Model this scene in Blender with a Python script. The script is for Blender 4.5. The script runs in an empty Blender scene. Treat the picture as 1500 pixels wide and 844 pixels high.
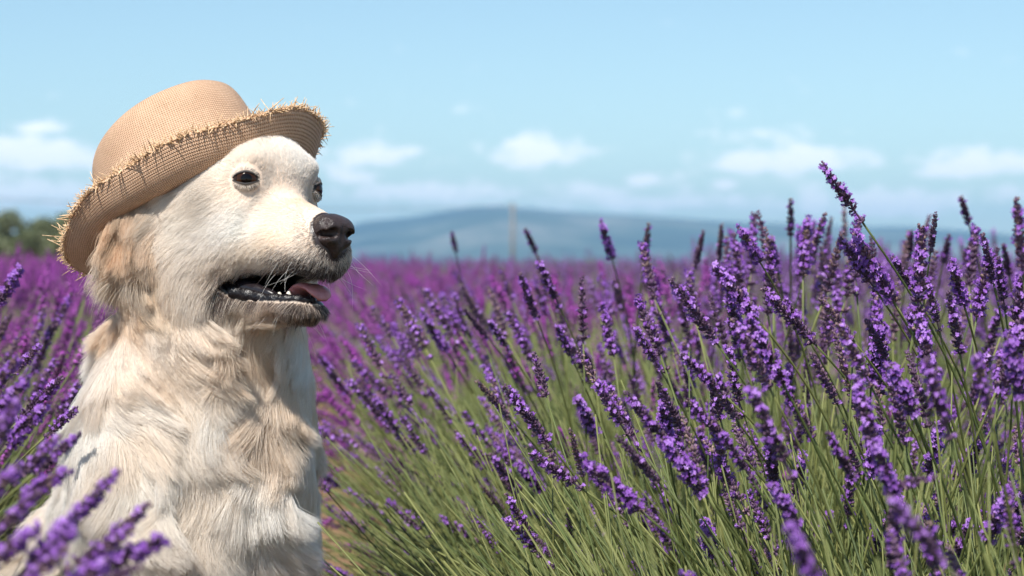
import bpy, bmesh, math, random
import numpy as np
from mathutils import Vector, Matrix, kdtree

# ------------------------------------------------------------------ scene, camera, sky, sun, exposure
scene = bpy.context.scene
COL = scene.collection
RAD = math.radians
CAM_Z = 0.60
FPX = 2700.0            # focal length in pixels of the 1500 px wide photograph
HOR = 400.0             # picture row of the horizon

cam_d = bpy.data.cameras.new('camera')
cam = bpy.data.objects.new('camera', cam_d)
COL.objects.link(cam)
cam_d.sensor_width = 36.0
cam_d.lens = FPX * 36.0 / 1500.0
cam_d.clip_start = 0.05
cam_d.clip_end = 20000.0
cam.location = (0, 0, CAM_Z)
cam.rotation_euler = (RAD(90) - math.atan((422 - HOR) / FPX), 0, 0)
cam_d.dof.use_dof = True
cam_d.dof.focus_distance = 1.89
cam_d.dof.aperture_fstop = 6.3
scene.camera = cam

SUN_EL, SUN_AZ = 53.0, -20.0        # the sun stands behind the camera's left shoulder (az from straight behind)
world = bpy.data.worlds.new('World')
scene.world = world
world.use_nodes = True
scene.view_settings.view_transform = 'Standard'
scene.view_settings.look = 'None'
scene.view_settings.gamma = 1.0
scene.view_settings.exposure = 0.55
scene.cycles.use_denoising = True
scene.cycles.max_bounces = 10
scene.cycles.transmission_bounces = 8
scene.cycles.transparent_max_bounces = 8

s_dir = Vector((math.sin(RAD(SUN_AZ)) * math.cos(RAD(SUN_EL)), -math.cos(RAD(SUN_AZ)) * math.cos(RAD(SUN_EL)), math.sin(RAD(SUN_EL))))
sun_d = bpy.data.lights.new('sun', 'SUN')
sun_d.energy = 4.7
sun_d.angle = RAD(0.53)
sun_d.color = (1.0, 0.955, 0.89)
sun = bpy.data.objects.new('sun', sun_d)
COL.objects.link(sun)
sun.rotation_euler = s_dir.to_track_quat('Z', 'Y').to_euler()


def sky_nodes():
    nt = world.node_tree
    N, L = nt.nodes, nt.links
    N.clear()
    out = N.new('ShaderNodeOutputWorld')
    bg = N.new('ShaderNodeBackground')
    sky = N.new('ShaderNodeTexSky')
    sky.sky_type = 'NISHITA'
    sky.sun_disc = False
    sky.sun_elevation = RAD(SUN_EL)
    sky.sun_rotation = math.atan2(s_dir.x, s_dir.y)
    sky.altitude = 300
    sky.air_density = 1.0
    sky.dust_density = 0.4
    sky.ozone_density = 2.0
    bg.inputs['Strength'].default_value = 0.11
    tc = N.new('ShaderNodeTexCoord')

    def math_(op, a=None, b=None, c=None, clamp=False):
        n = N.new('ShaderNodeMath')
        n.operation = op
        n.use_clamp = clamp
        for i, v in enumerate((a, b, c)):
            if v is None:
                continue
            if isinstance(v, (int, float)):
                n.inputs[i].default_value = v
            else:
                L.new(v, n.inputs[i])
        return n.outputs[0]

    sep = N.new('ShaderNodeSeparateXYZ')
    L.new(tc.outputs['Generated'], sep.inputs[0])
    az = math_('ARCTAN2', sep.outputs[0], sep.outputs[1])
    el = math_('ARCSINE', sep.outputs[2])
    # cumulus low over the hills: flattened cells of noise in (azimuth, elevation)
    comb = N.new('ShaderNodeCombineXYZ')
    L.new(math_('MULTIPLY', az, 11.0), comb.inputs[0])
    L.new(math_('MULTIPLY', el, 42.0), comb.inputs[1])
    n1 = N.new('ShaderNodeTexNoise')
    n1.inputs['Scale'].default_value = 1.0
    n1.inputs['Detail'].default_value = 7.0
    n1.inputs['Roughness'].default_value = 0.55
    n1.inputs['Distortion'].default_value = 0.15
    L.new(comb.outputs[0], n1.inputs['Vector'])
    comb2 = N.new('ShaderNodeCombineXYZ')
    L.new(math_('MULTIPLY', az, 60.0), comb2.inputs[0])
    L.new(math_('MULTIPLY', el, 110.0), comb2.inputs[1])
    n2 = N.new('ShaderNodeTexNoise')
    n2.inputs['Scale'].default_value = 1.0
    n2.inputs['Detail'].default_value = 6.0
    n2.inputs['Roughness'].default_value = 0.6
    L.new(comb2.outputs[0], n2.inputs['Vector'])
    edge = math_('SUBTRACT', n2.outputs['Fac'], 0.5)
    # banks of cloud seen above the field: (picture x, picture y, half width, half height, weight)
    banks = [(60, 192, 52, 14, .8), (50, 232, 130, 30, 1.0), (30, 285, 150, 34, .55), (790, 224, 75, 32, .95), (700, 218, 22, 12, .5),
             (545, 225, 76, 20, .8), (620, 285, 180, 26, .75), (520, 262, 60, 14, .7), (940, 266, 30, 14, .8), (1160, 237, 140, 24, 1.0), (1065, 272, 34, 12, .8),
             (1420, 244, 115, 26, 1.0), (1480, 285, 60, 22, .5), (1195, 296, 36, 26, .8), (860, 278, 90, 16, .7), (990, 298, 220, 22, .8), (1320, 300, 160, 24, .75),
             (1650, 250, 150, 30, .9), (1900, 220, 160, 34, .9), (2300, 260, 220, 36, .8), (-200, 250, 150, 36, .9), (-560, 225, 170, 40, .9), (-950, 260, 220, 36, .8)]
    acc = None
    for (bx, by, hw, hh, wt) in banks:
        a0 = math.atan((bx - 750) / FPX)
        e0 = math.atan((HOR - by) / FPX)
        da = math_('DIVIDE', math_('SUBTRACT', az, a0), hw / FPX)
        de = math_('DIVIDE', math_('SUBTRACT', el, e0), hh / FPX)
        r2 = math_('ADD', math_('MULTIPLY', da, da), math_('MULTIPLY', de, de))
        v = math_('MULTIPLY', math_('SUBTRACT', 1.0, math_('SQRT', r2)), wt)
        acc = v if acc is None else math_('MAXIMUM', acc, v)
    acc = math_('MAXIMUM', acc, -1.0)
    # the same kind of cloud all round the horizon
    band = math_('SUBTRACT', 1.0, math_('ABSOLUTE', math_('DIVIDE', math_('SUBTRACT', el, 0.045), 0.05)))
    band = math_('MAXIMUM', band, -1.5)
    loose = math_('SUBTRACT', math_('ADD', math_('MULTIPLY', n1.outputs['Fac'], 2.4), math_('MULTIPLY', band, 0.30)), 1.52)
    dens = math_('MAXIMUM', math_('ADD', acc, math_('MULTIPLY', math_('SUBTRACT', n1.outputs['Fac'], 0.5), 1.5)), loose)
    dens = math_('ADD', math_('ADD', dens, math_('MULTIPLY', edge, 1.9)), 0.0)
    mr = N.new('ShaderNodeMapRange')
    mr.interpolation_type = 'SMOOTHSTEP'
    mr.inputs['From Min'].default_value = -0.06
    mr.inputs['From Max'].default_value = 0.62
    L.new(dens, mr.inputs['Value'])
    fac = math_('MULTIPLY', mr.outputs[0], 0.86)
    tint = N.new('ShaderNodeMix')
    tint.data_type = 'RGBA'
    tint.blend_type = 'MULTIPLY'
    tint.inputs['Factor'].default_value = 1.0
    L.new(sky.outputs[0], tint.inputs[6])
    tint.inputs[7].default_value = SKY_TINT
    mix = N.new('ShaderNodeMix')
    mix.data_type = 'RGBA'
    L.new(fac, mix.inputs[0])
    L.new(tint.outputs[2], mix.inputs[6])
    mix.inputs[7].default_value = CLOUD_COL
    L.new(mix.outputs[2], bg.inputs['Color'])
    L.new(bg.outputs[0], out.inputs[0])


SKY_TINT = (1.0, 1.03, .93, 1)
CLOUD_COL = (11.0, 10.7, 10.6, 1)
sky_nodes()


# ------------------------------------------------------------------ helpers
def W(px, py, d):
    """a point in the place that stands at picture position (px, py) and depth d"""
    return np.array([(px - 750.0) / FPX * d, d, CAM_Z - (py - HOR) / FPX * d])


def tag(o, label=None, cat=None, group=None, kind=None):
    if label: o['label'] = label
    if cat: o['category'] = cat
    if group: o['group'] = group
    if kind: o['kind'] = kind
    return o


def mesh_from(name, verts, faces, smooth=True):
    me = bpy.data.meshes.new(name)
    me.from_pydata([tuple(map(float, v)) for v in verts], [], [tuple(map(int, f)) for f in faces])
    if smooth:
        me.polygons.foreach_set('use_smooth', np.ones(len(me.polygons), dtype=bool))
    me.update()
    return me


def obj(name, data, mat=None, parent=None):
    o = bpy.data.objects.new(name, data)
    COL.objects.link(o)
    if mat is not None and data is not None and len(data.materials) == 0:
        data.materials.append(mat)
    if parent is not None:
        o.parent = parent
    return o


class NT:
    """small helper for node materials"""
    def __init__(self, name):
        self.m = bpy.data.materials.new(name)
        self.m.use_nodes = True
        self.t = self.m.node_tree
        self.N, self.L = self.t.nodes, self.t.links
        self.b = self.N['Principled BSDF']
        self.out = self.N['Material Output']

    def n(self, kind, **kw):
        x = self.N.new(kind)
        for k, v in kw.items():
            setattr(x, k, v)
        return x

    def link(self, a, b):
        self.L.new(a, b)

    def set(self, **kw):
        for k, v in kw.items():
            self.b.inputs[k.replace('_', ' ')].default_value = v
        return self

    def ramp(self, src, stops, interp='LINEAR'):
        r = self.n('ShaderNodeValToRGB')
        r.color_ramp.interpolation = interp
        while len(r.color_ramp.elements) > len(stops):
            r.color_ramp.elements.remove(r.color_ramp.elements[-1])
        while len(r.color_ramp.elements) < len(stops):
            r.color_ramp.elements.new(1.0)
        for e, (p, c) in zip(r.color_ramp.elements, stops):
            e.position = p
            e.color = (c[0], c[1], c[2], 1)
        self.link(src, r.inputs[0])
        return r.outputs[0]

    def noise(self, scale, detail=4, rough=.5, coord='Object', vec=None, dist=0.0):
        t = self.n('ShaderNodeTexNoise')
        t.inputs['Scale'].default_value = scale
        t.inputs['Detail'].default_value = detail
        t.inputs['Roughness'].default_value = rough
        t.inputs['Distortion'].default_value = dist
        if vec is None:
            vec = self.n('ShaderNodeTexCoord').outputs[coord]
        self.link(vec, t.inputs['Vector'])
        return t.outputs['Fac']

    def bump(self, h, strength=.3, dist=.01):
        b = self.n('ShaderNodeBump')
        b.inputs['Strength'].default_value = strength
        b.inputs['Distance'].default_value = dist
        self.link(h, b.inputs['Height'])
        self.link(b.outputs[0], self.b.inputs['Normal'])


def tube(path, radii, sides=5, cap=True):
    """verts, faces of a tube along a polyline"""
    path = np.asarray(path, float)
    n = len(path)
    radii = np.broadcast_to(np.asarray(radii, float), (n,))
    tan = np.gradient(path, axis=0)
    tan /= np.linalg.norm(tan, axis=1)[:, None] + 1e-12
    ref = np.array([0.31, 0.87, 0.38])
    if abs(tan[0] @ ref) > .9:
        ref = np.array([0.9, -.3, .3])
    V, Fc = [], []
    u = np.cross(tan[0], ref); u /= np.linalg.norm(u)
    for i in range(n):
        u = u - tan[i] * (u @ tan[i]); u /= np.linalg.norm(u)
        w = np.cross(tan[i], u)
        for k in range(sides):
            a = 2 * math.pi * k / sides
            V.append(path[i] + radii[i] * (math.cos(a) * u + math.sin(a) * w))
    for i in range(n - 1):
        for k in range(sides):
            k2 = (k + 1) % sides
            Fc.append((i * sides + k, i * sides + k2, (i + 1) * sides + k2, (i + 1) * sides + k))
    if cap:
        Fc.append(tuple(range(sides))[::-1])
        Fc.append(tuple((n - 1) * sides + k for k in range(sides)))
    return np.array(V), Fc


def merge(parts):
    V, Fc, o = [], [], 0
    for v, f in parts:
        V.append(np.asarray(v)); Fc += [tuple(i + o for i in q) for q in f]; o += len(v)
    return np.concatenate(V), Fc


rng = np.random.default_rng(7)
random.seed(7)

# ------------------------------------------------------------------ ground, hills, far trees, pole, air
def ground_z(y):
    return .006 * np.clip(np.asarray(y, float) - 3.0, 0, 60)

def build_ground():
    ys = np.concatenate([np.array([-900, -60, -10, 0]), np.arange(1, 12, .25), np.arange(12, 70, 3), np.array([90, 200, 700, 2500, 9000])])
    xs = np.concatenate([np.array([-9000, -800, -60, -15]), np.arange(-6, 6.01, .25), np.array([15, 60, 800, 9000])])
    V = [(x, y, float(ground_z(y)) + (.012 * math.sin(x * 9 + y * 2) * math.sin(y * 7 - x) if abs(x) < 7 and 0 < y < 12 else 0)) for y in ys for x in xs]
    n = len(xs)
    Fc = [(j * n + i, j * n + i + 1, (j + 1) * n + i + 1, (j + 1) * n + i) for j in range(len(ys) - 1) for i in range(n - 1)]
    mt = NT('dry_soil')
    a = mt.noise(3.0, 6, .65); b = mt.noise(60, 5, .7)
    m = mt.n('ShaderNodeMath', operation='ADD'); mt.link(a, m.inputs[0]); mt.link(b, m.inputs[1])
    h = mt.n('ShaderNodeMath', operation='MULTIPLY'); mt.link(m.outputs[0], h.inputs[0]); h.inputs[1].default_value = .5
    mt.link(mt.ramp(h.outputs[0], [(.35, (.20, .11, .06)), (.5, (.38, .22, .12)), (.68, (.52, .34, .20))]), mt.b.inputs['Base Color'])
    mt.bump(b, .9, .03)
    mt.set(Roughness=.95)
    o = obj('ground', mesh_from('ground', V, Fc), mt.m)
    tag(o, 'dry orange-brown soil of the field', 'soil', kind='structure')
build_ground()

def build_mountains():
    prof = [(-900, 372), (-400, 366), (0, 352), (200, 350), (400, 352), (480, 345), (520, 327), (545, 323), (600, 321), (640, 311), (700, 304), (750, 302), (800, 308),
            (880, 313), (960, 317), (1050, 324), (1150, 328), (1250, 334), (1330, 333), (1420, 340), (1500, 346), (1700, 338), (2000, 352), (2500, 372)]
    px = np.linspace(-900, 2500, 420)
    py = np.interp(px, [p[0] for p in prof], [p[1] for p in prof])
    py = np.convolve(np.pad(py, 4, mode='edge'), np.ones(9) / 9, 'valid')
    D = 6000.0
    r = np.random.default_rng(21)
    X = (px - 750) / FPX * D
    top = (HOR - py) / FPX * D + CAM_Z
    rows = 46
    V, n = [], len(px)
    ks = r.normal(size=(14, 2)) / np.array([420, 420]); ph = r.uniform(0, 6.28, 14)
    kf = r.normal(size=(14, 2)) / np.array([110, 110])
    for j in range(rows):
        t = j / (rows - 1)
        y = D - 2600 + 3600 * t
        up = math.sin(min(t / .72, 1) * math.pi / 2) ** 1.7 if t <= .72 else math.cos((t - .72) / .28 * math.pi / 2)
        rough = (np.sin(np.outer(X, ks[:, 0]) + y * ks[:, 1] + ph).sum(1) * 6 + np.sin(np.outer(X, kf[:, 0]) + y * kf[:, 1] + ph).sum(1) * 2) * min(1, 3 * (1 - up) + .12) * min(1, up * 6)
        sc = y / D
        z = top * up * (1 if t > .72 else sc ** .3) + rough * (.9 if t < .72 else .3)
        V += [(x * sc, y, max(zz, -5.0)) for x, zz in zip(X, z)]
    Fc = [(j * n + i, j * n + i + 1, (j + 1) * n + i + 1, (j + 1) * n + i) for j in range(rows - 1) for i in range(n - 1)]
    mt = NT('hill_woods')
    nz = mt.noise(.0028, 8, .65)
    mt.link(mt.ramp(nz, [(.38, (.020, .036, .030)), (.50, (.06, .085, .06)), (.60, (.16, .16, .13)), (.70, (.34, .31, .26))]), mt.b.inputs['Base Color'])
    mt.set(Roughness=.95)
    o = obj('mountain_ridge', mesh_from('mountain_ridge', V, Fc), mt.m)
    tag(o, 'long hazy blue mountain ridge beyond the lavender field', 'mountain', kind='structure')
build_mountains()

def leaf_cloud(lobes, n, size, seed):
    r = np.random.default_rng(seed)
    lobes = np.array(lobes, float)
    w = lobes[:, 3] ** 2; w /= w.sum()
    i = r.choice(len(lobes), n, p=w)
    d = r.normal(size=(n, 3)); d /= np.linalg.norm(d, axis=1)[:, None]
    rad = r.uniform(.45, 1.0, n) ** .6 * (1 + .18 * r.normal(size=n))
    c = lobes[i, :3] + d * (lobes[i, 3] * rad)[:, None] * np.array([1, 1, .8])
    a = r.normal(size=(n, 3)); a /= np.linalg.norm(a, axis=1)[:, None]
    b = np.cross(a, r.normal(size=(n, 3))); b /= np.linalg.norm(b, axis=1)[:, None]
    s = size * r.uniform(.6, 1.5, n)
    V = np.stack([c - a * s[:, None], c + b * s[:, None] * .45, c + a * s[:, None], c - b * s[:, None] * .45], 1).reshape(-1, 3)
    Fc = np.arange(4 * n).reshape(-1, 4)
    return V, Fc

def leaf_mat(name, c0, c1):
    mt = NT(name)
    g = mt.n('ShaderNodeNewGeometry')
    nz = mt.noise(1.3, 3, .6)
    m = mt.n('ShaderNodeMath', operation='ADD'); mt.link(g.outputs['Random Per Island'], m.inputs[0]); mt.link(nz, m.inputs[1])
    h = mt.n('ShaderNodeMath', operation='MULTIPLY'); mt.link(m.outputs[0], h.inputs[0]); h.inputs[1].default_value = .5
    mt.link(mt.ramp(h.outputs[0], [(.2, c0), (.8, c1)]), mt.b.inputs['Base Color'])
    mt.set(Roughness=.6)
    return mt.m

M_bark = NT('bark').set(Base_Color=(.12, .09, .065, 1), Roughness=.9).m
M_leaf = leaf_mat('olive_leaf', (.06, .085, .035), (.19, .21, .10))

def far_tree(px, dist, top_py, wid, label, seed, cat='tree', name='olive_tree'):
    r = np.random.default_rng(seed)
    x = (px - 750) / FPX * dist
    g = float(ground_z(dist))
    hgt = CAM_Z + (HOR - top_py) / FPX * dist - g
    t = obj(name, None)
    t.location = (x, dist, g - .05)
    tag(t, label, cat, 'trees along the far edge of the field')
    hw = wid / FPX * dist / 2
    tp = [tube([(0, 0, -.1), (.05, 0, hgt * .25), (-.03, .05, hgt * .5), (.1, 0, hgt * .75)], [hgt * .05, hgt * .04, hgt * .03, hgt * .012], 8)]
    lobes = []
    for k in range(9):
        a = k * 2.4 + r.uniform(0, 1)
        rr = hw * r.uniform(.25, .72)
        z = hgt * r.uniform(.35, .82)
        s = min(hw, hgt * .5) * r.uniform(.38, .60)
        z = min(z, hgt - s * .8)
        lobes.append((math.cos(a) * rr, math.sin(a) * rr, z, s))
        tp.append(tube([(0, 0, hgt * .25), (math.cos(a) * rr * .5, math.sin(a) * rr * .5, z * .75), (math.cos(a) * rr, math.sin(a) * rr, z)], [hgt * .022, hgt * .014, hgt * .005], 6))
    lobes.append((0, 0, hgt - hw * .45, hw * .5))
    v, f = merge(tp)
    obj('trunk', mesh_from('trunk', v, f), M_bark, t)
    v, f = leaf_cloud(lobes, 4200, hgt * .035, seed + 1)
    obj('crown', mesh_from('crown', v, f, False), M_leaf, t)
for i, (px, d, top, wid, lab) in enumerate([
        (-60, 118, 312, 130, 'broad olive-green tree at the outer end of the row behind the field'), (14, 112, 304, 84, 'rounded olive-green tree, the tallest of the row behind the field'),
        (62, 122, 316, 66, 'low olive-green tree between two taller ones behind the field'), (100, 108, 308, 78, 'olive-green tree standing just behind the straw hat brim'),
        (150, 116, 322, 90, 'olive-green tree hidden behind the dog\'s hat'), (862, 260, 379, 60, 'small far green tree at the foot of the mountains'),
        (1010, 280, 384, 80, 'low far green bush at the foot of the mountains')]):
    if i == 4:
        continue
    far_tree(px, d, top, wid, lab, 50 + 3 * i)

def build_pole():
    d = 200.0
    x = (751 - 750) / FPX * d
    g = float(ground_z(d))
    t = obj('utility_pole', None)
    t.location = (x, d, g)
    tag(t, 'tall grey wooden utility pole in front of the mountains', 'pole')
    hgt = CAM_Z + 101 / FPX * d - g
    mw = NT('weathered_wood')
    mw.link(mw.ramp(mw.noise(8, 4, .6), [(.3, (.13, .135, .14)), (.7, (.22, .225, .23))]), mw.b.inputs['Base Color'])
    mw.set(Roughness=.9)
    v, f = tube([(0, 0, -.5), (0, 0, hgt * .5), (0, 0, hgt)], [.24, .21, .18], 12)
    obj('shaft', mesh_from('shaft', v, f), mw.m, t)
    v, f = tube([(0, 0, hgt - .02), (0, 0, hgt + .06), (0, 0, hgt + .12)], [.20, .20, .05], 12)
    obj('cap', mesh_from('cap', v, f), mw.m, t)
    mi = NT('insulator_glaze').set(Base_Color=(.22, .15, .10, 1), Roughness=.25).m
    for s in (-1, 1):
        v, f = tube([(s * .17, 0, hgt - .45), (s * .34, 0, hgt - .45), (s * .36, 0, hgt - .40), (s * .36, 0, hgt - .22)], [.03, .03, .06, .05], 8)
        obj('insulator', mesh_from('insulator', v, f), mi, t)
    q = []
    for k in range(25):
        u = k / 24
        q.append((-.36 - u * 70, -u * 66, hgt - .22 + 1.0 * u - 4 * 1.6 * u * (1 - u)))
    v, f = tube(q, np.full(25, .03), 6)
    obj('cable', mesh_from('cable', v, f), NT('cable_sheath').set(Base_Color=(.05, .05, .055, 1), Roughness=.6).m, t)
build_pole()

def build_haze():
    lo = np.array([-9500.0, -1200.0, -8.0]); hi = np.array([9500.0, 9600.0, 330.0])
    V = [(x, y, z) for x in (lo[0], hi[0]) for y in (lo[1], hi[1]) for z in (lo[2], hi[2])]
    Fc = [(0, 1, 3, 2), (4, 6, 7, 5), (0, 4, 5, 1), (2, 3, 7, 6), (0, 2, 6, 4), (1, 5, 7, 3)]
    m = bpy.data.materials.new('haze_air')
    m.use_nodes = True
    N, L = m.node_tree.nodes, m.node_tree.links
    N.clear()
    out = N.new('ShaderNodeOutputMaterial')
    pv = N.new('ShaderNodeVolumePrincipled')
    pv.inputs['Color'].default_value = (.34, .66, 1.0, 1)
    pv.inputs['Density'].default_value = HAZE
    pv.inputs['Anisotropy'].default_value = 0.0
    L.new(pv.outputs[0], out.inputs['Volume'])
    o = obj('haze', mesh_from('haze', V, Fc, False), m)
    tag(o, 'thin bluish summer haze in the air', 'haze', kind='stuff')
HAZE = .85 / 5000
build_haze()

# ------------------------------------------------------------------ the dog
HEAD_O = W(406, 272, 1.93)
YAW, PITCH, ROLL = RAD(46), RAD(0), RAD(-5)
def _head_frame():
    F = np.array([math.sin(YAW), -math.cos(YAW), 0.0]); L = np.array([math.cos(YAW), math.sin(YAW), 0.0]); U = np.array([0, 0, 1.0])
    F, U = F * math.cos(PITCH) - U * math.sin(PITCH), U * math.cos(PITCH) + F * math.sin(PITCH)
    L, U = L * math.cos(ROLL) + U * math.sin(ROLL), U * math.cos(ROLL) - L * math.sin(ROLL)
    return np.stack([F, L, U], 1)
HR = _head_frame()
def H(f, l, u):
    """head coordinates in cm (forward, dog's left, up; origin between the eyes) -> place"""
    return HEAD_O + HR @ (np.array([f, l, u]) * .01)
def Hd(f, l, u):
    v = HR @ np.array([f, l, u], float)
    return v / np.linalg.norm(v)

PRIMS = []      # (kind, op, k, params)
def ell(c, r, k=.02, R=HR, op='+'):
    PRIMS.append(('e', op, k, np.asarray(c, float), np.asarray(r, float), R))
def cone(a, ra, b, rb, k=.02, op='+'):
    PRIMS.append(('c', op, k, np.asarray(a, float), ra, np.asarray(b, float), rb))
def cm(*r): return np.array(r) * .01

# the hat's own frame: long axis, side axis, crown axis (tipped well back)
HAT_C = W(289, 314, 2.02)
HAT_A = np.array([-.38, .26, .89]); HAT_A /= np.linalg.norm(HAT_A)
_f = np.array([math.sin(RAD(60)), -math.cos(RAD(60)), 0])
HAT_1 = _f - HAT_A * (HAT_A @ _f); HAT_1 /= np.linalg.norm(HAT_1)
HAT_2 = np.cross(HAT_A, HAT_1)
def to_hat(P):
    return np.stack([(P - HAT_C) @ HAT_1, (P - HAT_C) @ HAT_2, (P - HAT_C) @ HAT_A], -1)

# body, sitting, chest towards the camera
BYAW = RAD(22)
BF = np.array([math.sin(BYAW), -math.cos(BYAW), 0]); BL = np.array([math.cos(BYAW), math.sin(BYAW), 0])
BR = np.stack([BF, BL, np.array([0, 0, 1.])], 1)
CH = W(284, 690, 2.08)
RUMP = CH - BF * .40; RUMP[2] = .155
ell(CH, (.100, .105, .150), R=BR)
cone(CH, .11, RUMP + np.array([0, 0, .03]), .125, k=.06)
ell(W(292, 690, 2.005), (.086, .090, .235), k=.07, R=BR)
for s, px in ((-1, 208), (1, 356)):
    sh = W(px, 650, 2.045)
    ell(sh, (.070, .050, .110), k=.06, R=BR)
    el_ = CH + BL * s * .085 - BF * .01; el_[2] = .30
    paw = CH + BL * s * .075 + BF * .06; paw[2] = .03
    cone(el_, .048, paw + np.array([0, 0, .05]), .030, k=.04)
    ell(paw + BF * .02, (.052, .036, .028), k=.02, R=BR)
    hip = RUMP + BL * s * .095 + BF * .05; hip[2] = .16
    ell(hip, (.155, .062, .125), k=.05, R=BR)
    foot = RUMP + BL * s * .13 + BF * .20; foot[2] = .03
    cone(foot - BF * .16, .032, foot, .03, k=.03)
    ell(foot + BF * .03, (.055, .038, .028), k=.02, R=BR)
t0 = RUMP - BF * .12; t0[2] = .10
t1 = t0 - BF * .12 - BL * .05; t1[2] = .05
t2 = t1 - BF * .10 - BL * .15; t2[2] = .04
cone(t0, .045, t1, .03, k=.04); cone(t1, .03, t2, .014, k=.02)
# neck and throat
cone(H(-10, 0, -5), .070, W(308, 560, 2.05), .072, k=.07)
cone(H(-5.5, 0, -9.5), .046, W(335, 545, 2.01), .054, k=.07)
# skull
ell(H(-7, 0, -.2), cm(8.4, 6.7, 6.0), k=.03)
ell(H(-1.5, 0, 1.0), cm(3.7, 5.0, 4.1), k=.022)
for s in (-1, 1):
    ell(H(-.4, s * 2.9, 1.9), cm(2.0, 2.1, 1.5), k=.010)
    ell(H(-5.0, s * 4.2, -5.4), cm(6.2, 3.1, 5.9), k=.03)
    cone(H(-8, s * 3.4, -9), .036, H(-4.8, s * 3.3, -11.3), .021, k=.03)
    cone(H(.3, s * 2.2, -6.5), .031, H(7.2, s * 1.35, -7.1), .0232, k=.015)
cone(H(-1.5, 0, -3.3), .034, H(7.4, 0, -5.15), .0225, k=.018)
ell(H(7.9, 0, -7.3), cm(1.8, 2.2, 2.4), k=.012)
NOSE_C = H(9.4, 0, -5.2)
# lower jaw (joined at the back only)
cone(H(-7, 0, -10.8), .030, H(5.5, 0, -12.75), .0150, k=.008)
for s in (-1, 1):
    cone(H(-5.5, s * 2.9, -11.2), .019, H(5.6, s * 1.0, -12.7), .0138, k=.008)
# mouth
ell(H(3.2, 0, -10.75), cm(9.2, 5.8, 1.22), k=.006, op='-')
# ears
def earR(tilt, flare):
    a = Hd(*tilt); b = Hd(*flare); b = b - a * (a @ b); b /= np.linalg.norm(b)
    return np.stack([np.cross(b, a), b, a], 1)
ell(H(-11.6, -8.3, -4.8), cm(3.8, 1.15, 6.2), k=.007, R=earR((.36, .10, 1), (-.25, 1, .05)))
ell(H(-6.5, 6.9, -5.0), cm(3.2, 1.0, 6.4), k=.012, R=earR((-.55, -.12, 1), (.1, 1, .1)))

def _prim_d(p, P):
    if p[0] == 'e':
        q = (P - p[3]) @ p[5]
        k0 = np.linalg.norm(q / p[4], axis=1); k1 = np.linalg.norm(q / (p[4] ** 2), axis=1) + 1e-9
        return k0 * (k0 - 1) / k1
    a, ra, b, rb = p[3:]
    ab = b - a
    t = np.clip(((P - a) @ ab) / (ab @ ab), 0, 1)
    return np.linalg.norm(P - a - t[:, None] * ab, axis=1) - (ra + (rb - ra) * t)

def sdf(P, prims=None):
    D = np.full(len(P), 1.0)
    for p in (prims or PRIMS):
        d = _prim_d(p, P); k = p[2]
        if p[1] == '+':
            h = np.maximum(k - np.abs(D - d), 0) / k
            D = np.minimum(D, d) - h * h * k * .25
        else:
            h = np.maximum(k - np.abs(D + d), 0) / k
            D = np.maximum(D, -d) + h * h * k * .25
    return D

def grad(P, e=.0012, prims=None):
    g = np.stack([sdf(P + np.eye(3)[i] * e, prims) - sdf(P - np.eye(3)[i] * e, prims) for i in range(3)], 1)
    return g / (np.linalg.norm(g, axis=1)[:, None] + 1e-12)

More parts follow.
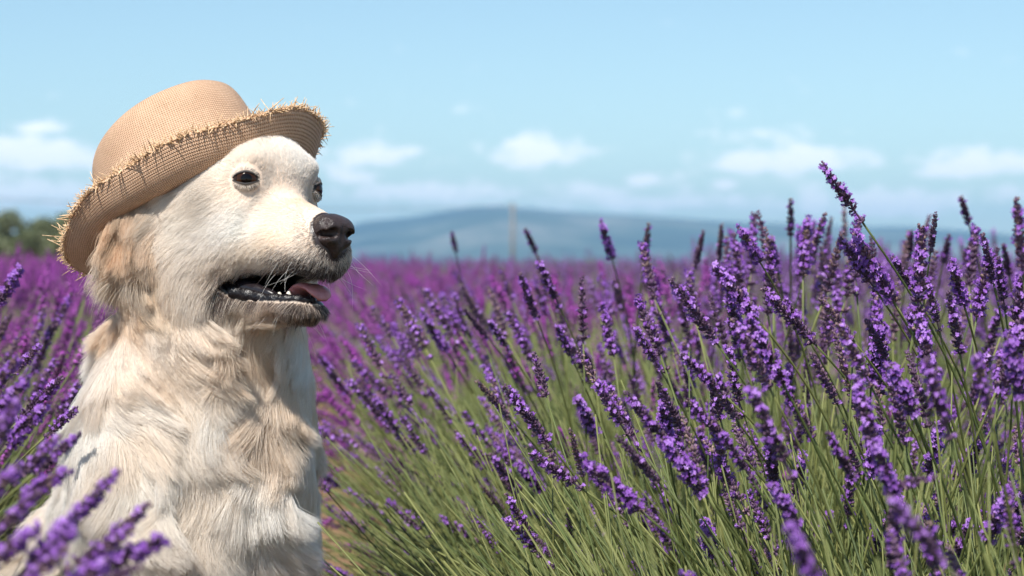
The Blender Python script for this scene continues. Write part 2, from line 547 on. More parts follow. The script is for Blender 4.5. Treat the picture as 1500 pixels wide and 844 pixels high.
def polygonise(lo, hi, h, prims=None):
    """surface nets over a grid that is only evaluated near the surface"""
    c = 5
    n = (np.ceil((hi - lo) / (h * c)).astype(int)) * c + 1
    nc = (n - 1) // c + 1
    ax = [lo[i] + h * c * np.arange(nc[i]) for i in range(3)]
    G = np.stack(np.meshgrid(*ax, indexing='ij'), -1).reshape(-1, 3)
    Vc = sdf(G, prims).reshape(nc)
    rep = Vc
    for i in range(3):
        rep = np.repeat(rep, c, axis=i)
    V = rep[:n[0], :n[1], :n[2]].copy()
    near = np.abs(Vc) < h * c * 2.2
    nf = near
    for i in range(3):
        nf = np.repeat(nf, c, axis=i)
    # a coarse node stands for the block after it: look one node to both sides
    idx = np.argwhere(nf[:n[0], :n[1], :n[2]])
    V[tuple(idx.T)] = sdf(lo + idx * h, prims)
    S = V < 0
    cells = np.zeros(n - 1, dtype=np.uint8)
    for a in (0, 1):
        for b in (0, 1):
            for d in (0, 1):
                cells += S[a:n[0] - 1 + a, b:n[1] - 1 + b, d:n[2] - 1 + d]
    act = np.argwhere((cells > 0) & (cells < 8))
    vid = -np.ones(n - 1, dtype=np.int64)
    vid[tuple(act.T)] = np.arange(len(act))
    acc = np.zeros((len(act), 3)); cnt = np.zeros(len(act))
    corners = [(a, b, d) for a in (0, 1) for b in (0, 1) for d in (0, 1)]
    for i, ca in enumerate(corners):
        for cb in corners[i + 1:]:
            if sum(abs(x - y) for x, y in zip(ca, cb)) != 1:
                continue
            va = V[tuple((act + ca).T)]; vb = V[tuple((act + cb).T)]
            m = (va < 0) != (vb < 0)
            t = np.where(m, va / np.where(m, va - vb, 1), 0)
            pt = np.array(ca) + t[:, None] * (np.array(cb) - np.array(ca))
            acc[m] += pt[m]; cnt[m] += 1
    verts = lo + (act + acc / cnt[:, None]) * h
    quads = []
    for axi in range(3):
        o = [x for x in range(3) if x != axi]
        sl0 = [slice(None)] * 3; sl1 = [slice(None)] * 3
        sl0[axi] = slice(0, -1); sl1[axi] = slice(1, None)
        ch = S[tuple(sl0)] != S[tuple(sl1)]
        e = np.argwhere(ch)
        e = e[(e[:, o[0]] > 0) & (e[:, o[1]] > 0) & (e[:, o[0]] < n[o[0]] - 1) & (e[:, o[1]] < n[o[1]] - 1)]
        flip = S[tuple(e.T)]
        d0 = np.zeros(3, int); d0[o[0]] = 1
        d1 = np.zeros(3, int); d1[o[1]] = 1
        q = np.stack([vid[tuple((e - d0 - d1).T)], vid[tuple((e - d1).T)], vid[tuple(e.T)], vid[tuple((e - d0).T)]], 1)
        if axi == 1:
            flip = ~flip
        q[~flip] = q[~flip][:, ::-1]
        quads.append(q)
    return verts, np.concatenate(quads)

# eye sockets: the skin swells round each eye ball
def surf_along(o, d):
    """distance from o along d to the skin"""
    ts = np.linspace(0, .12, 600)
    return ts[np.argmax(sdf(o + ts[:, None] * d) > 0)]
EYE_R = .0140
EYE_C = []
for s in (-1, 1):
    ax = Hd(.76, s * .65, .04)
    o = H(-3.0, s * 1.5, -.1)
    EYE_C.append((s, o + ax * (surf_along(o, ax) - .0056), ax))
for s, c, ax in EYE_C:
    ell(c - ax * .0072, (EYE_R * 1.0,) * 3, k=.012)
    cone(H(11.2, s * 1.0, -5.25), .0046, H(9.4, s * 1.5, -5.25), .0040, k=.002, op='-')

def to_head(P):
    return ((P - HEAD_O) @ HR) * 100.0

_v, _q = polygonise(np.array([-.85, 1.70, -.02]), np.array([.05, 2.85, .80]), .0045)
for _ in range(2):
    _v = _v - grad(_v) * sdf(_v)[:, None]
body_me = bpy.data.meshes.new('body')
body_me.from_pydata(_v.tolist(), [], _q.tolist())
# finer facets on the head
bm = bmesh.new(); bm.from_mesh(body_me)
bm.verts.ensure_lookup_table()
hv = to_head(_v)
inh = (hv[:, 0] > -14) & (hv[:, 2] > -16) & (hv[:, 0] < 14)
edges = [e for e in bm.edges if inh[e.verts[0].index] and inh[e.verts[1].index]]
bmesh.ops.subdivide_edges(bm, edges=edges, cuts=1, use_grid_fill=True)
# keep only the largest shell (no stray inner pieces)
bm.to_mesh(body_me); bm.free()
_n = len(body_me.vertices)
_co = np.empty(_n * 3); body_me.vertices.foreach_get('co', _co); _v = _co.reshape(-1, 3)
for _ in range(3):
    _v = _v - grad(_v) * sdf(_v)[:, None]
body_me.vertices.foreach_set('co', _v.ravel())
body_me.polygons.foreach_set('use_smooth', np.ones(len(body_me.polygons), dtype=bool))
body_me.update()

# skin colours by place on the body: bare black lips and mouth, pale skin under the fur
hv = to_head(_v)
MOUTH = [p for p in PRIMS if p[1] == '-'][0]
mouth_d = _prim_d(MOUTH, _v)
skin = np.tile(np.array([.72, .57, .45, 1.0]), (len(_v), 1))
lipm = (mouth_d < .0050) & (hv[:, 0] > -6)
skin[lipm] = (.012, .010, .011, 1)
near_nose = np.linalg.norm((hv - np.array([9.4, 0, -5.4])) / np.array([2.6, 2.5, 2.7]), axis=1) < 1
skin[near_nose] = (.030, .020, .018, 1)
for s_, c, ax in EYE_C:
    skin[np.linalg.norm(_v - c, axis=1) < EYE_R * 1.0] = (.03, .02, .016, 1)
ca = body_me.color_attributes.new('skin', 'FLOAT_COLOR', 'POINT')
ca.data.foreach_set('color', skin.astype(np.float32).ravel())
mt = NT('dog_skin')
at_ = mt.n('ShaderNodeAttribute', attribute_name='skin')
mt.link(at_.outputs['Color'], mt.b.inputs['Base Color'])
nz = mt.noise(260, 3, .6)
mt.bump(nz, .5, .0015)
rr = mt.ramp(at_.outputs['Fac'], [(0.0, (.28,) * 3), (.2, (.7,) * 3)])
mt.link(rr, mt.b.inputs['Roughness'])
M_skin = mt.m

dog = obj('dog', None)
dog.location = tuple(np.array([CH[0], CH[1], 0.0]))
tag(dog, 'cream long-haired dog wearing a straw hat, sitting with its mouth slightly open', 'dog')
DOG_INV = Matrix.Translation(-Vector(dog.location))
def dog_part(name, data, mat, parent=None):
    o = obj(name, data, mat)
    o.parent = parent or dog
    if parent is None:
        o.matrix_parent_inverse = DOG_INV
    return o
body = dog_part('body', body_me, M_skin)

# nose leather
NP = []
_keep = PRIMS
PRIMS = NP
ell(H(9.2, 0, -4.5), cm(1.9, 1.85, 1.35), k=.006)
for s in (-1, 1):
    ell(H(9.6, s * 1.15, -4.9), cm(1.5, 1.05, 1.3), k=.006)
    ell(H(9.7, s * 1.0, -6.0), cm(1.1, .75, .65), k=.006)
ell(H(9.6, 0, -6.2), cm(1.2, .85, 1.6), k=.008)
for s in (-1, 1):
    cone(H(11.2, s * 1.0, -5.25), .0046, H(9.9, s * 1.5, -5.25), .0040, k=.004, op='-')
    cone(H(10.3, s * 1.9, -5.45), .0030, H(9.0, s * 2.3, -5.95), .0018, k=.003, op='-')
cone(H(11.25, 0, -4.6), .0010, H(10.9, 0, -7.6), .0016, k=.003, op='-')
PRIMS = _keep
nv, nq = polygonise(NOSE_C - .042, NOSE_C + .042, .0011, NP)
nv = nv - grad(nv, prims=NP) * sdf(nv, NP)[:, None]
mt = NT('nose_leather')
vo = mt.n('ShaderNodeTexVoronoi')
vo.inputs['Scale'].default_value = 900
mt.link(mt.n('ShaderNodeTexCoord').outputs['Object'], vo.inputs['Vector'])
mt.bump(vo.outputs['Distance'], .55, .0012)
c_ = mt.ramp(mt.noise(60, 3, .6), [(.3, (.018, .012, .011)), (.7, (.058, .036, .032))])
mt.link(c_, mt.b.inputs['Base Color'])
mt.set(Roughness=.27)
nose = dog_part('nose', mesh_from('nose', nv, nq), mt.m)

# eyes: ball with iris and pupil, lids around an almond opening
mt = NT('eye_ball')
tc = mt.n('ShaderNodeTexCoord')
sp = mt.n('ShaderNodeSeparateXYZ')
mt.link(tc.outputs['Object'], sp.inputs[0])
r_ = mt.n('ShaderNodeMath', operation='MULTIPLY'); r_.inputs[1].default_value = 1 / .0140
mt.link(sp.outputs[2], r_.inputs[0])
c_ = mt.ramp(r_.outputs[0], [(.0, (.05, .03, .025)), (.60, (.035, .02, .016)), (.66, (.006, .003, .002)), (.74, (.045, .016, .005)), (.90, (.028, .010, .004)), (.92, (.003, .002, .002))])
mt.link(c_, mt.b.inputs['Base Color'])
mt.set(Roughness=.04)
mt.b.inputs['Specular IOR Level'].default_value = .28
M_eye = mt.m
mt = NT('eyelid_skin')
at_ = mt.n('ShaderNodeAttribute', attribute_name='skin')
mt.link(at_.outputs['Color'], mt.b.inputs['Base Color'])
mt.set(Roughness=.65)
M_lid = mt.m
EYES, LIDS = [], []
for s, c, ax in EYE_C:
    R_ = EYE_R
    # upright frame of the eye: horizontal from inner to outer corner, slightly rising outwards
    hx = Hd(-.65, s * .76, -.06); hx -= ax * (ax @ hx); hx /= np.linalg.norm(hx)
    vx = np.cross(ax, hx)
    if vx @ HR[:, 2] < 0: vx = -vx
    EYES.append((c, ax, hx, vx, R_))
    V, Fc = [], []
    nu, nvv = 28, 20
    for i in range(nvv + 1):
        th = math.pi * i / nvv
        for k in range(nu):
            ph = 2 * math.pi * k / nu
            V.append(np.array([math.sin(th) * math.cos(ph), math.sin(th) * math.sin(ph), math.cos(th)]) * R_)
    for i in range(nvv):
        for k in range(nu):
            Fc.append((i * nu + k, (i + 1) * nu + k, (i + 1) * nu + (k + 1) % nu, i * nu + (k + 1) % nu))
    e = obj('eye', mesh_from('eye', V, Fc), M_eye)
    # the dog looks a little to its left, past the camera
    gz = ax + .12 * HR[:, 0] - .05 * HR[:, 2]; gz /= np.linalg.norm(gz)
    gx = np.cross(vx, gz); gx /= np.linalg.norm(gx); gy = np.cross(gz, gx)
    m = Matrix([[gx[i], gy[i], gz[i], c[i]] for i in range(3)] + [[0, 0, 0, 1]])
    e.parent = dog; e.matrix_parent_inverse = DOG_INV; e.matrix_basis = m
    # lids
    V, Fc, Cc = [], [], []
    nphi = 64
    rings = [(0.0, .98, 0), (0.0, 1.04, 0), (.05, 1.07, 0), (.13, 1.085, .10), (.24, 1.08, .75), (.5, 1.03, 1), (.8, .95, 1), (1.15, .84, 1)]
    for (dt, rs, cc) in rings:
        for k in range(nphi):
            ph = 2 * math.pi * k / nphi
            ch, sh = math.cos(ph), math.sin(ph)
            aH = RAD(72 if ch > 0 else 72); aV = RAD(25 if sh > 0 else 21)
            tb = 1 / ((abs(ch) / aH) ** 1.3 + (abs(sh) / aV) ** 1.3) ** (1 / 1.3)
            th = min(tb + dt, 2.2)
            dirv = math.cos(th) * ax + math.sin(th) * (ch * hx + sh * vx)
            V.append(c + dirv * R_ * rs)
            Cc.append((1 - cc) * np.array([.012, .010, .010]) + cc * np.array([.66, .52, .41]))
    for i in range(len(rings) - 1):
        for k in range(nphi):
            k2 = (k + 1) % nphi
            Fc.append((i * nphi + k, i * nphi + k2, (i + 1) * nphi + k2, (i + 1) * nphi + k))
    lm = mesh_from('eyelid', V, Fc)
    la = lm.color_attributes.new('skin', 'FLOAT_COLOR', 'POINT')
    la.data.foreach_set('color', np.concatenate([np.array(Cc), np.ones((len(Cc), 1))], 1).astype(np.float32).ravel())
    bm = bmesh.new(); bm.from_mesh(lm); bmesh.ops.recalc_face_normals(bm, faces=bm.faces); bm.to_mesh(lm); bm.free()
    dog_part('eyelid', lm, M_lid)
    LIDS.append((np.array(V), Fc, c, ax, hx, vx))

# tongue: a soft slab that curls over the lower lip
mt = NT('tongue_flesh')
c_ = mt.ramp(mt.noise(90, 4, .6), [(.3, (.46, .15, .15)), (.7, (.62, .26, .25))])
mt.link(c_, mt.b.inputs['Base Color'])
mt.bump(mt.noise(900, 2, .5), .5, .0008)
mt.set(Roughness=.32)
mt.b.inputs['Subsurface Weight'].default_value = .3
mt.b.inputs['Subsurface Radius'].default_value = (.006, .002, .0015)
path = [(3.0, .4, -12.0, 1.1, .40), (3.8, .4, -11.7, 1.4, .50), (4.6, .4, -11.2, 1.55, .58), (5.3, .4, -10.8, 1.6, .58), (6.2, .4, -10.7, 1.6, .52),
        (7.1, .45, -10.95, 1.6, .40), (7.7, .5, -11.5, 1.25, .34), (7.9, .5, -11.95, .6, .20)]
path = np.array(path)
V, Fc = [], []
ns = 18
pt = path[:, :3]; tg = np.gradient(pt, axis=0); tg /= np.linalg.norm(tg, axis=1)[:, None]
for i, row in enumerate(path):
    side = np.array([0, 1., 0]); upv = np.cross(tg[i], side)
    for k in range(ns):
        a = 2 * math.pi * k / ns
        groove = -.22 * math.exp(-(math.cos(a) / .25) ** 2) if math.sin(a) > 0 else 0
        q = row[:3] + side * math.cos(a) * row[3] + upv * (math.sin(a) * row[4] + groove * row[4] + .25 * math.cos(a) ** 2 * row[4])
        V.append(H(*q))
for i in range(len(path) - 1):
    for k in range(ns):
        k2 = (k + 1) % ns
        Fc.append((i * ns + k, i * ns + k2, (i + 1) * ns + k2, (i + 1) * ns + k))
Fc.append(tuple(range(ns))); Fc.append(tuple((len(path) - 1) * ns + k for k in range(ns))[::-1])
tme = mesh_from('tongue', V, Fc)
bm = bmesh.new(); bm.from_mesh(tme); bmesh.ops.subdivide_edges(bm, edges=bm.edges[:], cuts=1, smooth=.6, use_grid_fill=True)
bmesh.ops.recalc_face_normals(bm, faces=bm.faces); bm.to_mesh(tme); bm.free()
tme.polygons.foreach_set('use_smooth', np.ones(len(tme.polygons), dtype=bool))
tongue = dog_part('tongue', tme, mt.m)
# teeth of the lower jaw that show beside the tongue
M_tooth = NT('tooth_enamel').set(Base_Color=(.80, .74, .62, 1), Roughness=.22).m
for (f, l, h, r) in ((4.9, -1.45, .85, .36), (3.9, -1.85, .66, .38), (5.3, 1.3, .85, .30), (4.4, 1.8, .5, .32)):
    base = np.array([f, l, -11.95])
    pts = [H(*(base + np.array([0, 0, 0]))), H(*(base + np.array([0, 0, h * .5]))), H(*(base + np.array([.03, 0, h * .85]))), H(*(base + np.array([.06, 0, h])))]
    v, f_ = tube(pts, np.array([r, r * .85, r * .5, r * .12]) * .01, 8)
    dog_part('tooth', mesh_from('tooth', v, f_), M_tooth)
# black gums on both sides
M_gum = NT('gum_skin').set(Base_Color=(.014, .010, .012, 1), Roughness=.25).m
for s in (-1, 1):
    pts = np.array([H(*p) for p in ((-5.2, s * 3.6, -10.2), (-3.6, s * 3.6, -10.6), (-1.5, s * 3.1, -10.8), (.8, s * 2.6, -11.1), (2.8, s * 2.3, -11.5), (4.2, s * 1.9, -11.9))])
    tt = np.linspace(0, 1, 24); t = np.linspace(0, 1, len(pts))
    pts = np.stack([np.interp(tt, t, pts[:, i]) for i in range(3)], 1)
    v, f_ = tube(pts, np.interp(tt, [0, .2, .6, 1], [.004, .0088, .0078, .003]) * (1 + .06 * np.sin(tt * 41)), 12)
    dog_part('gum', mesh_from('gum', v, f_), M_gum)
# loose black lip along the lower jaw, from the corner of the mouth forwards
mt = NT('lip_skin').set(Base_Color=(.010, .008, .009, 1), Roughness=.28)
mt.bump(mt.noise(300, 3, .6), .7, .002)
M_lip = mt.m
for s in (-1, 1):
    pts = [(-5.6, s * 4.2, -9.7), (-4.6, s * 4.3, -10.6), (-2.2, s * 3.75, -11.35), (0, s * 3.1, -11.7), (2, s * 2.5, -12.0), (4.4, s * 1.9, -12.1), (6.1, s * 1.2, -12.0), (6.6, 0, -12.0)]
    P_ = np.array([H(*p) for p in pts])
    t = np.linspace(0, 1, len(P_)); tt = np.linspace(0, 1, 40)
    P_ = np.stack([np.interp(tt, t, P_[:, i]) for i in range(3)], 1)
    rad = np.interp(tt, [0, .1, .4, .8, 1], [.007, .0100, .0085, .0055, .0045]) * (1 + .10 * np.sin(tt * 60))
    v, f_ = tube(P_, rad, 10)
    v = v
    dog_part('lip', mesh_from('lip', v, f_), M_lip)

# ------------------------------------------------------------------ the dog's coat: strands combed along a direction field
CT = []     # position, direction, length (cm), lift, gloss of colour: (rgb)
CREAM = (.955, .875, .775); WHITE = (.965, .915, .845); TAN = (.88, .69, .51); BUFF = (.925, .80, .665)
def hc(f, l, u, d, ln, lift=.25, col=CREAM, both=True, w=2.0):
    CT.append((H(f, l, u), Hd(*d), ln, lift, col, w))
    if both and abs(l) > .1:
        CT.append((H(f, -l, u), Hd(d[0], -d[1], d[2]), ln, lift, col, w))
def wc(px, py, dep, d, ln, lift=.3, col=CREAM, w=5.0):
    d = np.array(d, float)
    CT.append((W(px, py, dep), d / np.linalg.norm(d), ln, lift, col, w))
# face
hc(8, 0, -3.2, (-1, 0, .25), .35, .2, BUFF)
hc(5, 0, -2.2, (-1, 0, .25), .5, .2, (.84, .71, .58))
hc(1.5, 0, -.6, (-1, 0, .5), .6, .2, CREAM)
hc(0, 0, 3, (-.6, 0, .8), .8, .2, WHITE)
hc(-4, 0, 5.5, (-1, 0, .3), 1.0, .2, WHITE)
hc(-10, 0, 5, (-1, 0, -.3), 1.4, .2)
hc(5, 2.6, -4.5, (-.9, .25, -.1), .6, .2, CREAM)
hc(6.5, 3.2, -6.5, (-.8, .4, -.4), .6, .3, CREAM)
hc(7, 3.0, -8.6, (-.35, .35, -.85), .75, .35, BUFF)
hc(2, 4.2, -5.5, (-.85, .2, -.45), .9, .22, WHITE)
hc(2, 4.6, -8.0, (-.6, .2, -.75), .9, .25, CREAM)
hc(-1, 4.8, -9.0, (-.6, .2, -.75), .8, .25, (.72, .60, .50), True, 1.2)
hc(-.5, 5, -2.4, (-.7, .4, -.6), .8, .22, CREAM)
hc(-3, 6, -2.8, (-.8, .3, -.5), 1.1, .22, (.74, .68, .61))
hc(-2, 5, 1.2, (-.9, .3, .2), .7, .2, WHITE)
hc(.6, 2.8, .9, (-.3, .3, .9), .6, .25, CREAM)
hc(-5, 6, 2.5, (-.95, .2, .1), 1.0, .22, WHITE)
hc(-5, 7, -4, (-.7, .3, -.7), 1.8, .22, WHITE)
hc(-8, 7, -1, (-.8, .3, -.5), 1.8, .22, CREAM)
hc(-8, 6.5, -7, (-.5, .2, -.85), 2.8, .25, CREAM)
hc(-5, 5.5, -10, (-.45, .2, -.85), 2.4, .28, CREAM)
hc(-9, 5.5, -11, (-.35, .1, -.95), 3.6, .28, BUFF)
# lower jaw
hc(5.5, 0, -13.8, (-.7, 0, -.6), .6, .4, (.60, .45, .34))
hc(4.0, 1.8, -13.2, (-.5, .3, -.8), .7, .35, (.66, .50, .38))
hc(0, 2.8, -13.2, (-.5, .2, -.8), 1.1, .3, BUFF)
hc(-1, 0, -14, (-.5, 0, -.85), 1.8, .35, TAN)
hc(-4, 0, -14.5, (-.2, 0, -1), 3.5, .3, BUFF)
# ears
hc(-10, -8.0, .5, (-.55, -.25, -1), 3.5, .15, (.66, .48, .34), False)  # darker coat colour stands in for the shadow where ear meets brim
hc(-11.6, -9.6, -4.5, (-.35, -.10, -1), 5.0, .16, (.82, .60, .42), False, 2.8)
hc(-13.5, -9.4, -9, (-.15, -.05, -1), 5.5, .16, BUFF, False, 2.8)
hc(-6.5, 7.9, -4, (.5, .15, -1), 3.0, .12, BUFF, False)
hc(-3.5, 8.0, -10, (.45, .1, -1), 3.8, .1, TAN, False)
# neck, chest, shoulders, flanks
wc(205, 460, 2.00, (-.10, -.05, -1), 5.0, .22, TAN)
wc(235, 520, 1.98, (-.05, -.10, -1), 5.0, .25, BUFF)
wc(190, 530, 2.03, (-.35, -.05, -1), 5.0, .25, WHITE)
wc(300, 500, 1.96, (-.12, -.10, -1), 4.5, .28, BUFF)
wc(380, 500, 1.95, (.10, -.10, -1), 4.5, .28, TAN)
wc(435, 520, 1.98, (.25, -.02, -1), 4.0, .25, CREAM)
wc(130, 600, 2.06, (-.55, .10, -1), 4.5, .36, WHITE)
wc(160, 640, 2.02, (-.10, -.10, -1), 5.0, .36, WHITE)
wc(230, 600, 1.96, (.35, -.15, -1), 5.5, .36, CREAM)
wc(300, 590, 1.92, (.15, -.20, -1), 5.5, .36, CREAM)
wc(370, 590, 1.94, (-.15, -.15, -1), 5.5, .36, BUFF)
wc(440, 600, 1.99, (.25, -.02, -1), 4.5, .36, BUFF)  # buff here and below: warmth painted in against the bluish shade
wc(465, 660, 2.03, (.30, .05, -1), 4.5, .36, BUFF)
wc(290, 690, 1.92, (-.05, -.25, -1), 6.0, .36, CREAM)
wc(230, 720, 1.95, (-.25, -.15, -1), 6.0, .36, CREAM)
wc(360, 720, 1.94, (.20, -.15, -1), 6.0, .36, WHITE)
wc(320, 800, 1.96, (0, -.2, -1), 6.0, .36, WHITE)
wc(150, 760, 2.05, (-.30, 0, -1), 5.5, .36, WHITE)
wc(440, 780, 2.03, (.25, 0, -1), 5.0, .36, CREAM)
wc(60, 760, 2.35, (-.35, .3, -1), 4.5, .25, CREAM)
wc(150, 560, 2.25, (-.3, .6, -.7), 4.0, .2, CREAM)
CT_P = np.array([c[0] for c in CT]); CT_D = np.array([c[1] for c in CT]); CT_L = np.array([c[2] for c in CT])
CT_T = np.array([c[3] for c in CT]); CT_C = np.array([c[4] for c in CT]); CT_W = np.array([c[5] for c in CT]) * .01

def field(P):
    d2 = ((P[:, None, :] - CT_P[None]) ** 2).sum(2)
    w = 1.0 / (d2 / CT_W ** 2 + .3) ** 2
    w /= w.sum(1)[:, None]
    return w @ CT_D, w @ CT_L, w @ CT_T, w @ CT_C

def vnoise(P, s, seed=0):
    """cheap smooth vector noise: a few random plane waves"""
    r = np.random.default_rng(100 + seed)
    o = np.zeros((len(P), 3))
    for _ in range(7):
        k = r.normal(size=3) * s; ph = r.uniform(0, 6.28, 3)
        o += np.sin((P @ k)[:, None] + ph)
    return o / 7 ** .5

def sample(V, T, n, r, VN=None):
    a, b, c = V[T[:, 0]], V[T[:, 1]], V[T[:, 2]]
    ar = np.linalg.norm(np.cross(b - a, c - a), axis=1)
    def draw(wt, n):
        p = ar * wt; cdf = np.cumsum(p); 
        i = np.searchsorted(cdf, r.uniform(0, cdf[-1], n))
        u, v = r.uniform(size=n), r.uniform(size=n)
        m = u + v > 1; u[m] = 1 - u[m]; v[m] = 1 - v[m]
        q = a[i] + u[:, None] * (b[i] - a[i]) + v[:, None] * (c[i] - a[i])
        if VN is None:
            return q
        nn = VN[T[i, 0]] * (1 - u - v)[:, None] + VN[T[i, 1]] * u[:, None] + VN[T[i, 2]] * v[:, None]
        return q, nn / (np.linalg.norm(nn, axis=1)[:, None] + 1e-9)
    return draw

def strands(P, Nn, D, L, T, C, r, npt, clump=None, wave=0.0, jitter=.12, rad=.00016, clump_w=.55, grav=.25, locks=.35):
    """returns points (n, npt, 3), radii, colours"""
    n = len(P)
    D = D + locks * (vnoise(P, 48, 1) + .6 * vnoise(P, 130, 8)) * np.array([1, 1, .25]) * np.minimum(L / .03, 1)[:, None] + jitter * r.normal(size=(n, 3))
    D = D - Nn * (D * Nn).sum(1)[:, None]
    D /= np.linalg.norm(D, axis=1)[:, None] + 1e-9
    T = np.clip(T + .07 * r.normal(size=n), .03, .9)
    d0 = D * np.cos(T)[:, None] + Nn * np.sin(T)[:, None]
    L = L * r.uniform(.65, 1.12, n)
    t = np.linspace(0, 1, npt)
    step = L / (npt - 1)
    pts = np.empty((n, npt, 3)); pts[:, 0] = P - Nn * .0006
    dd = d0.copy()
    long_ = np.minimum(L / .04, 1.0)[:, None]
    wob = r.normal(size=(n, 3)) * .10
    cur = vnoise(P, 34, 2) + .35 * vnoise(P, 80, 3)
    cur = (cur - Nn * (cur * Nn).sum(1)[:, None] * .55) * np.array([1, 1, .3])
    for i in range(1, npt):
        dd = dd + long_ * (np.array([0, 0, -grav / npt * 1.0]) - Nn * (np.sin(T)[:, None] * .55 / npt) + cur * (1.1 / npt) * wave) + wob / npt
        dd /= np.linalg.norm(dd, axis=1)[:, None]
        pts[:, i] = pts[:, i - 1] + dd * step[:, None]
    for clump, clump_w in ((clump or ()) if isinstance(clump, tuple) else ((clump, clump_w),)):
        nc = max(int(n / clump), 1)
        ci = r.choice(n, nc, replace=False)
        kd = kdtree.KDTree(nc)
        for j, q in enumerate(P[ci].tolist()):
            kd.insert(q, j)
        kd.balance()
        near = np.array([kd.find(q)[1] for q in P.tolist()])
        lead = ci[near]
        wgt = clump_w * (t ** 1.2)[None, :, None] * r.uniform(.5, 1.2, n)[:, None, None]
        wgt = np.clip(wgt, 0, .93)
        # sub-locks move together: shift of the leader
        pts = pts * (1 - wgt) + pts[lead] * wgt
    return pts

def curves_object(name, pts, radius_root, radius_tip, cols, mat, parent):
    n, k, _ = pts.shape
    cv = bpy.data.hair_curves.new(name)
    cv.add_curves([k] * n)
    cv.attributes['position'].data.foreach_set('vector', pts.astype(np.float32).ravel()) if 'position' in cv.attributes else cv.points.foreach_set('position', pts.astype(np.float32).ravel())
    t = np.linspace(0, 1, k)
    rr = (radius_root[:, None] * (1 - t ** 2) + radius_tip[:, None] * t ** 2).astype(np.float32)
    ra = cv.attributes.get('radius') or cv.attributes.new('radius', 'FLOAT', 'POINT')
    ra.data.foreach_set('value', rr.ravel())
    c4 = np.concatenate([cols, np.ones((n, 1))], 1).astype(np.float32)
    ca = cv.attributes.new('coat', 'FLOAT_COLOR', 'CURVE')
    ca.data.foreach_set('color', c4.ravel())
    o = dog_part(name, cv, mat, parent)
    return o

mt = NT('dog_hair')
mt.N.remove(mt.b)
at_ = mt.n('ShaderNodeAttribute', attribute_name='coat')
hi = mt.n('ShaderNodeHairInfo')
hb = mt.n('ShaderNodeBsdfHairPrincipled', model='CHIANG', parametrization='COLOR')
hb.inputs['Roughness'].default_value = .45
hb.inputs['Radial Roughness'].default_value = .7
hb.inputs['Coat'].default_value = 0.0
df = mt.n('ShaderNodeBsdfDiffuse')
tl = mt.n('ShaderNodeBsdfTranslucent')
hs = mt.n('ShaderNodeHueSaturation')
mr = mt.n('ShaderNodeMapRange'); mr.inputs['To Min'].default_value = .86; mr.inputs['To Max'].default_value = 1.03
mt.link(hi.outputs['Random'], mr.inputs['Value'])
mt.link(mr.outputs[0], hs.inputs['Value'])
mt.link(at_.outputs['Color'], hs.inputs['Color'])
for x in (hb, df, tl):
    mt.link(hs.outputs[0], x.inputs['Color'])
m1 = mt.n('ShaderNodeMixShader'); m1.inputs[0].default_value = .35
mt.link(df.outputs[0], m1.inputs[1]); mt.link(tl.outputs[0], m1.inputs[2])
m2 = mt.n('ShaderNodeMixShader'); m2.inputs[0].default_value = .30
mt.link(m1.outputs[0], m2.inputs[1]); mt.link(hb.outputs[0], m2.inputs[2])
mt.link(m2.outputs[0], mt.out.inputs['Surface'])
M_hair = mt.m

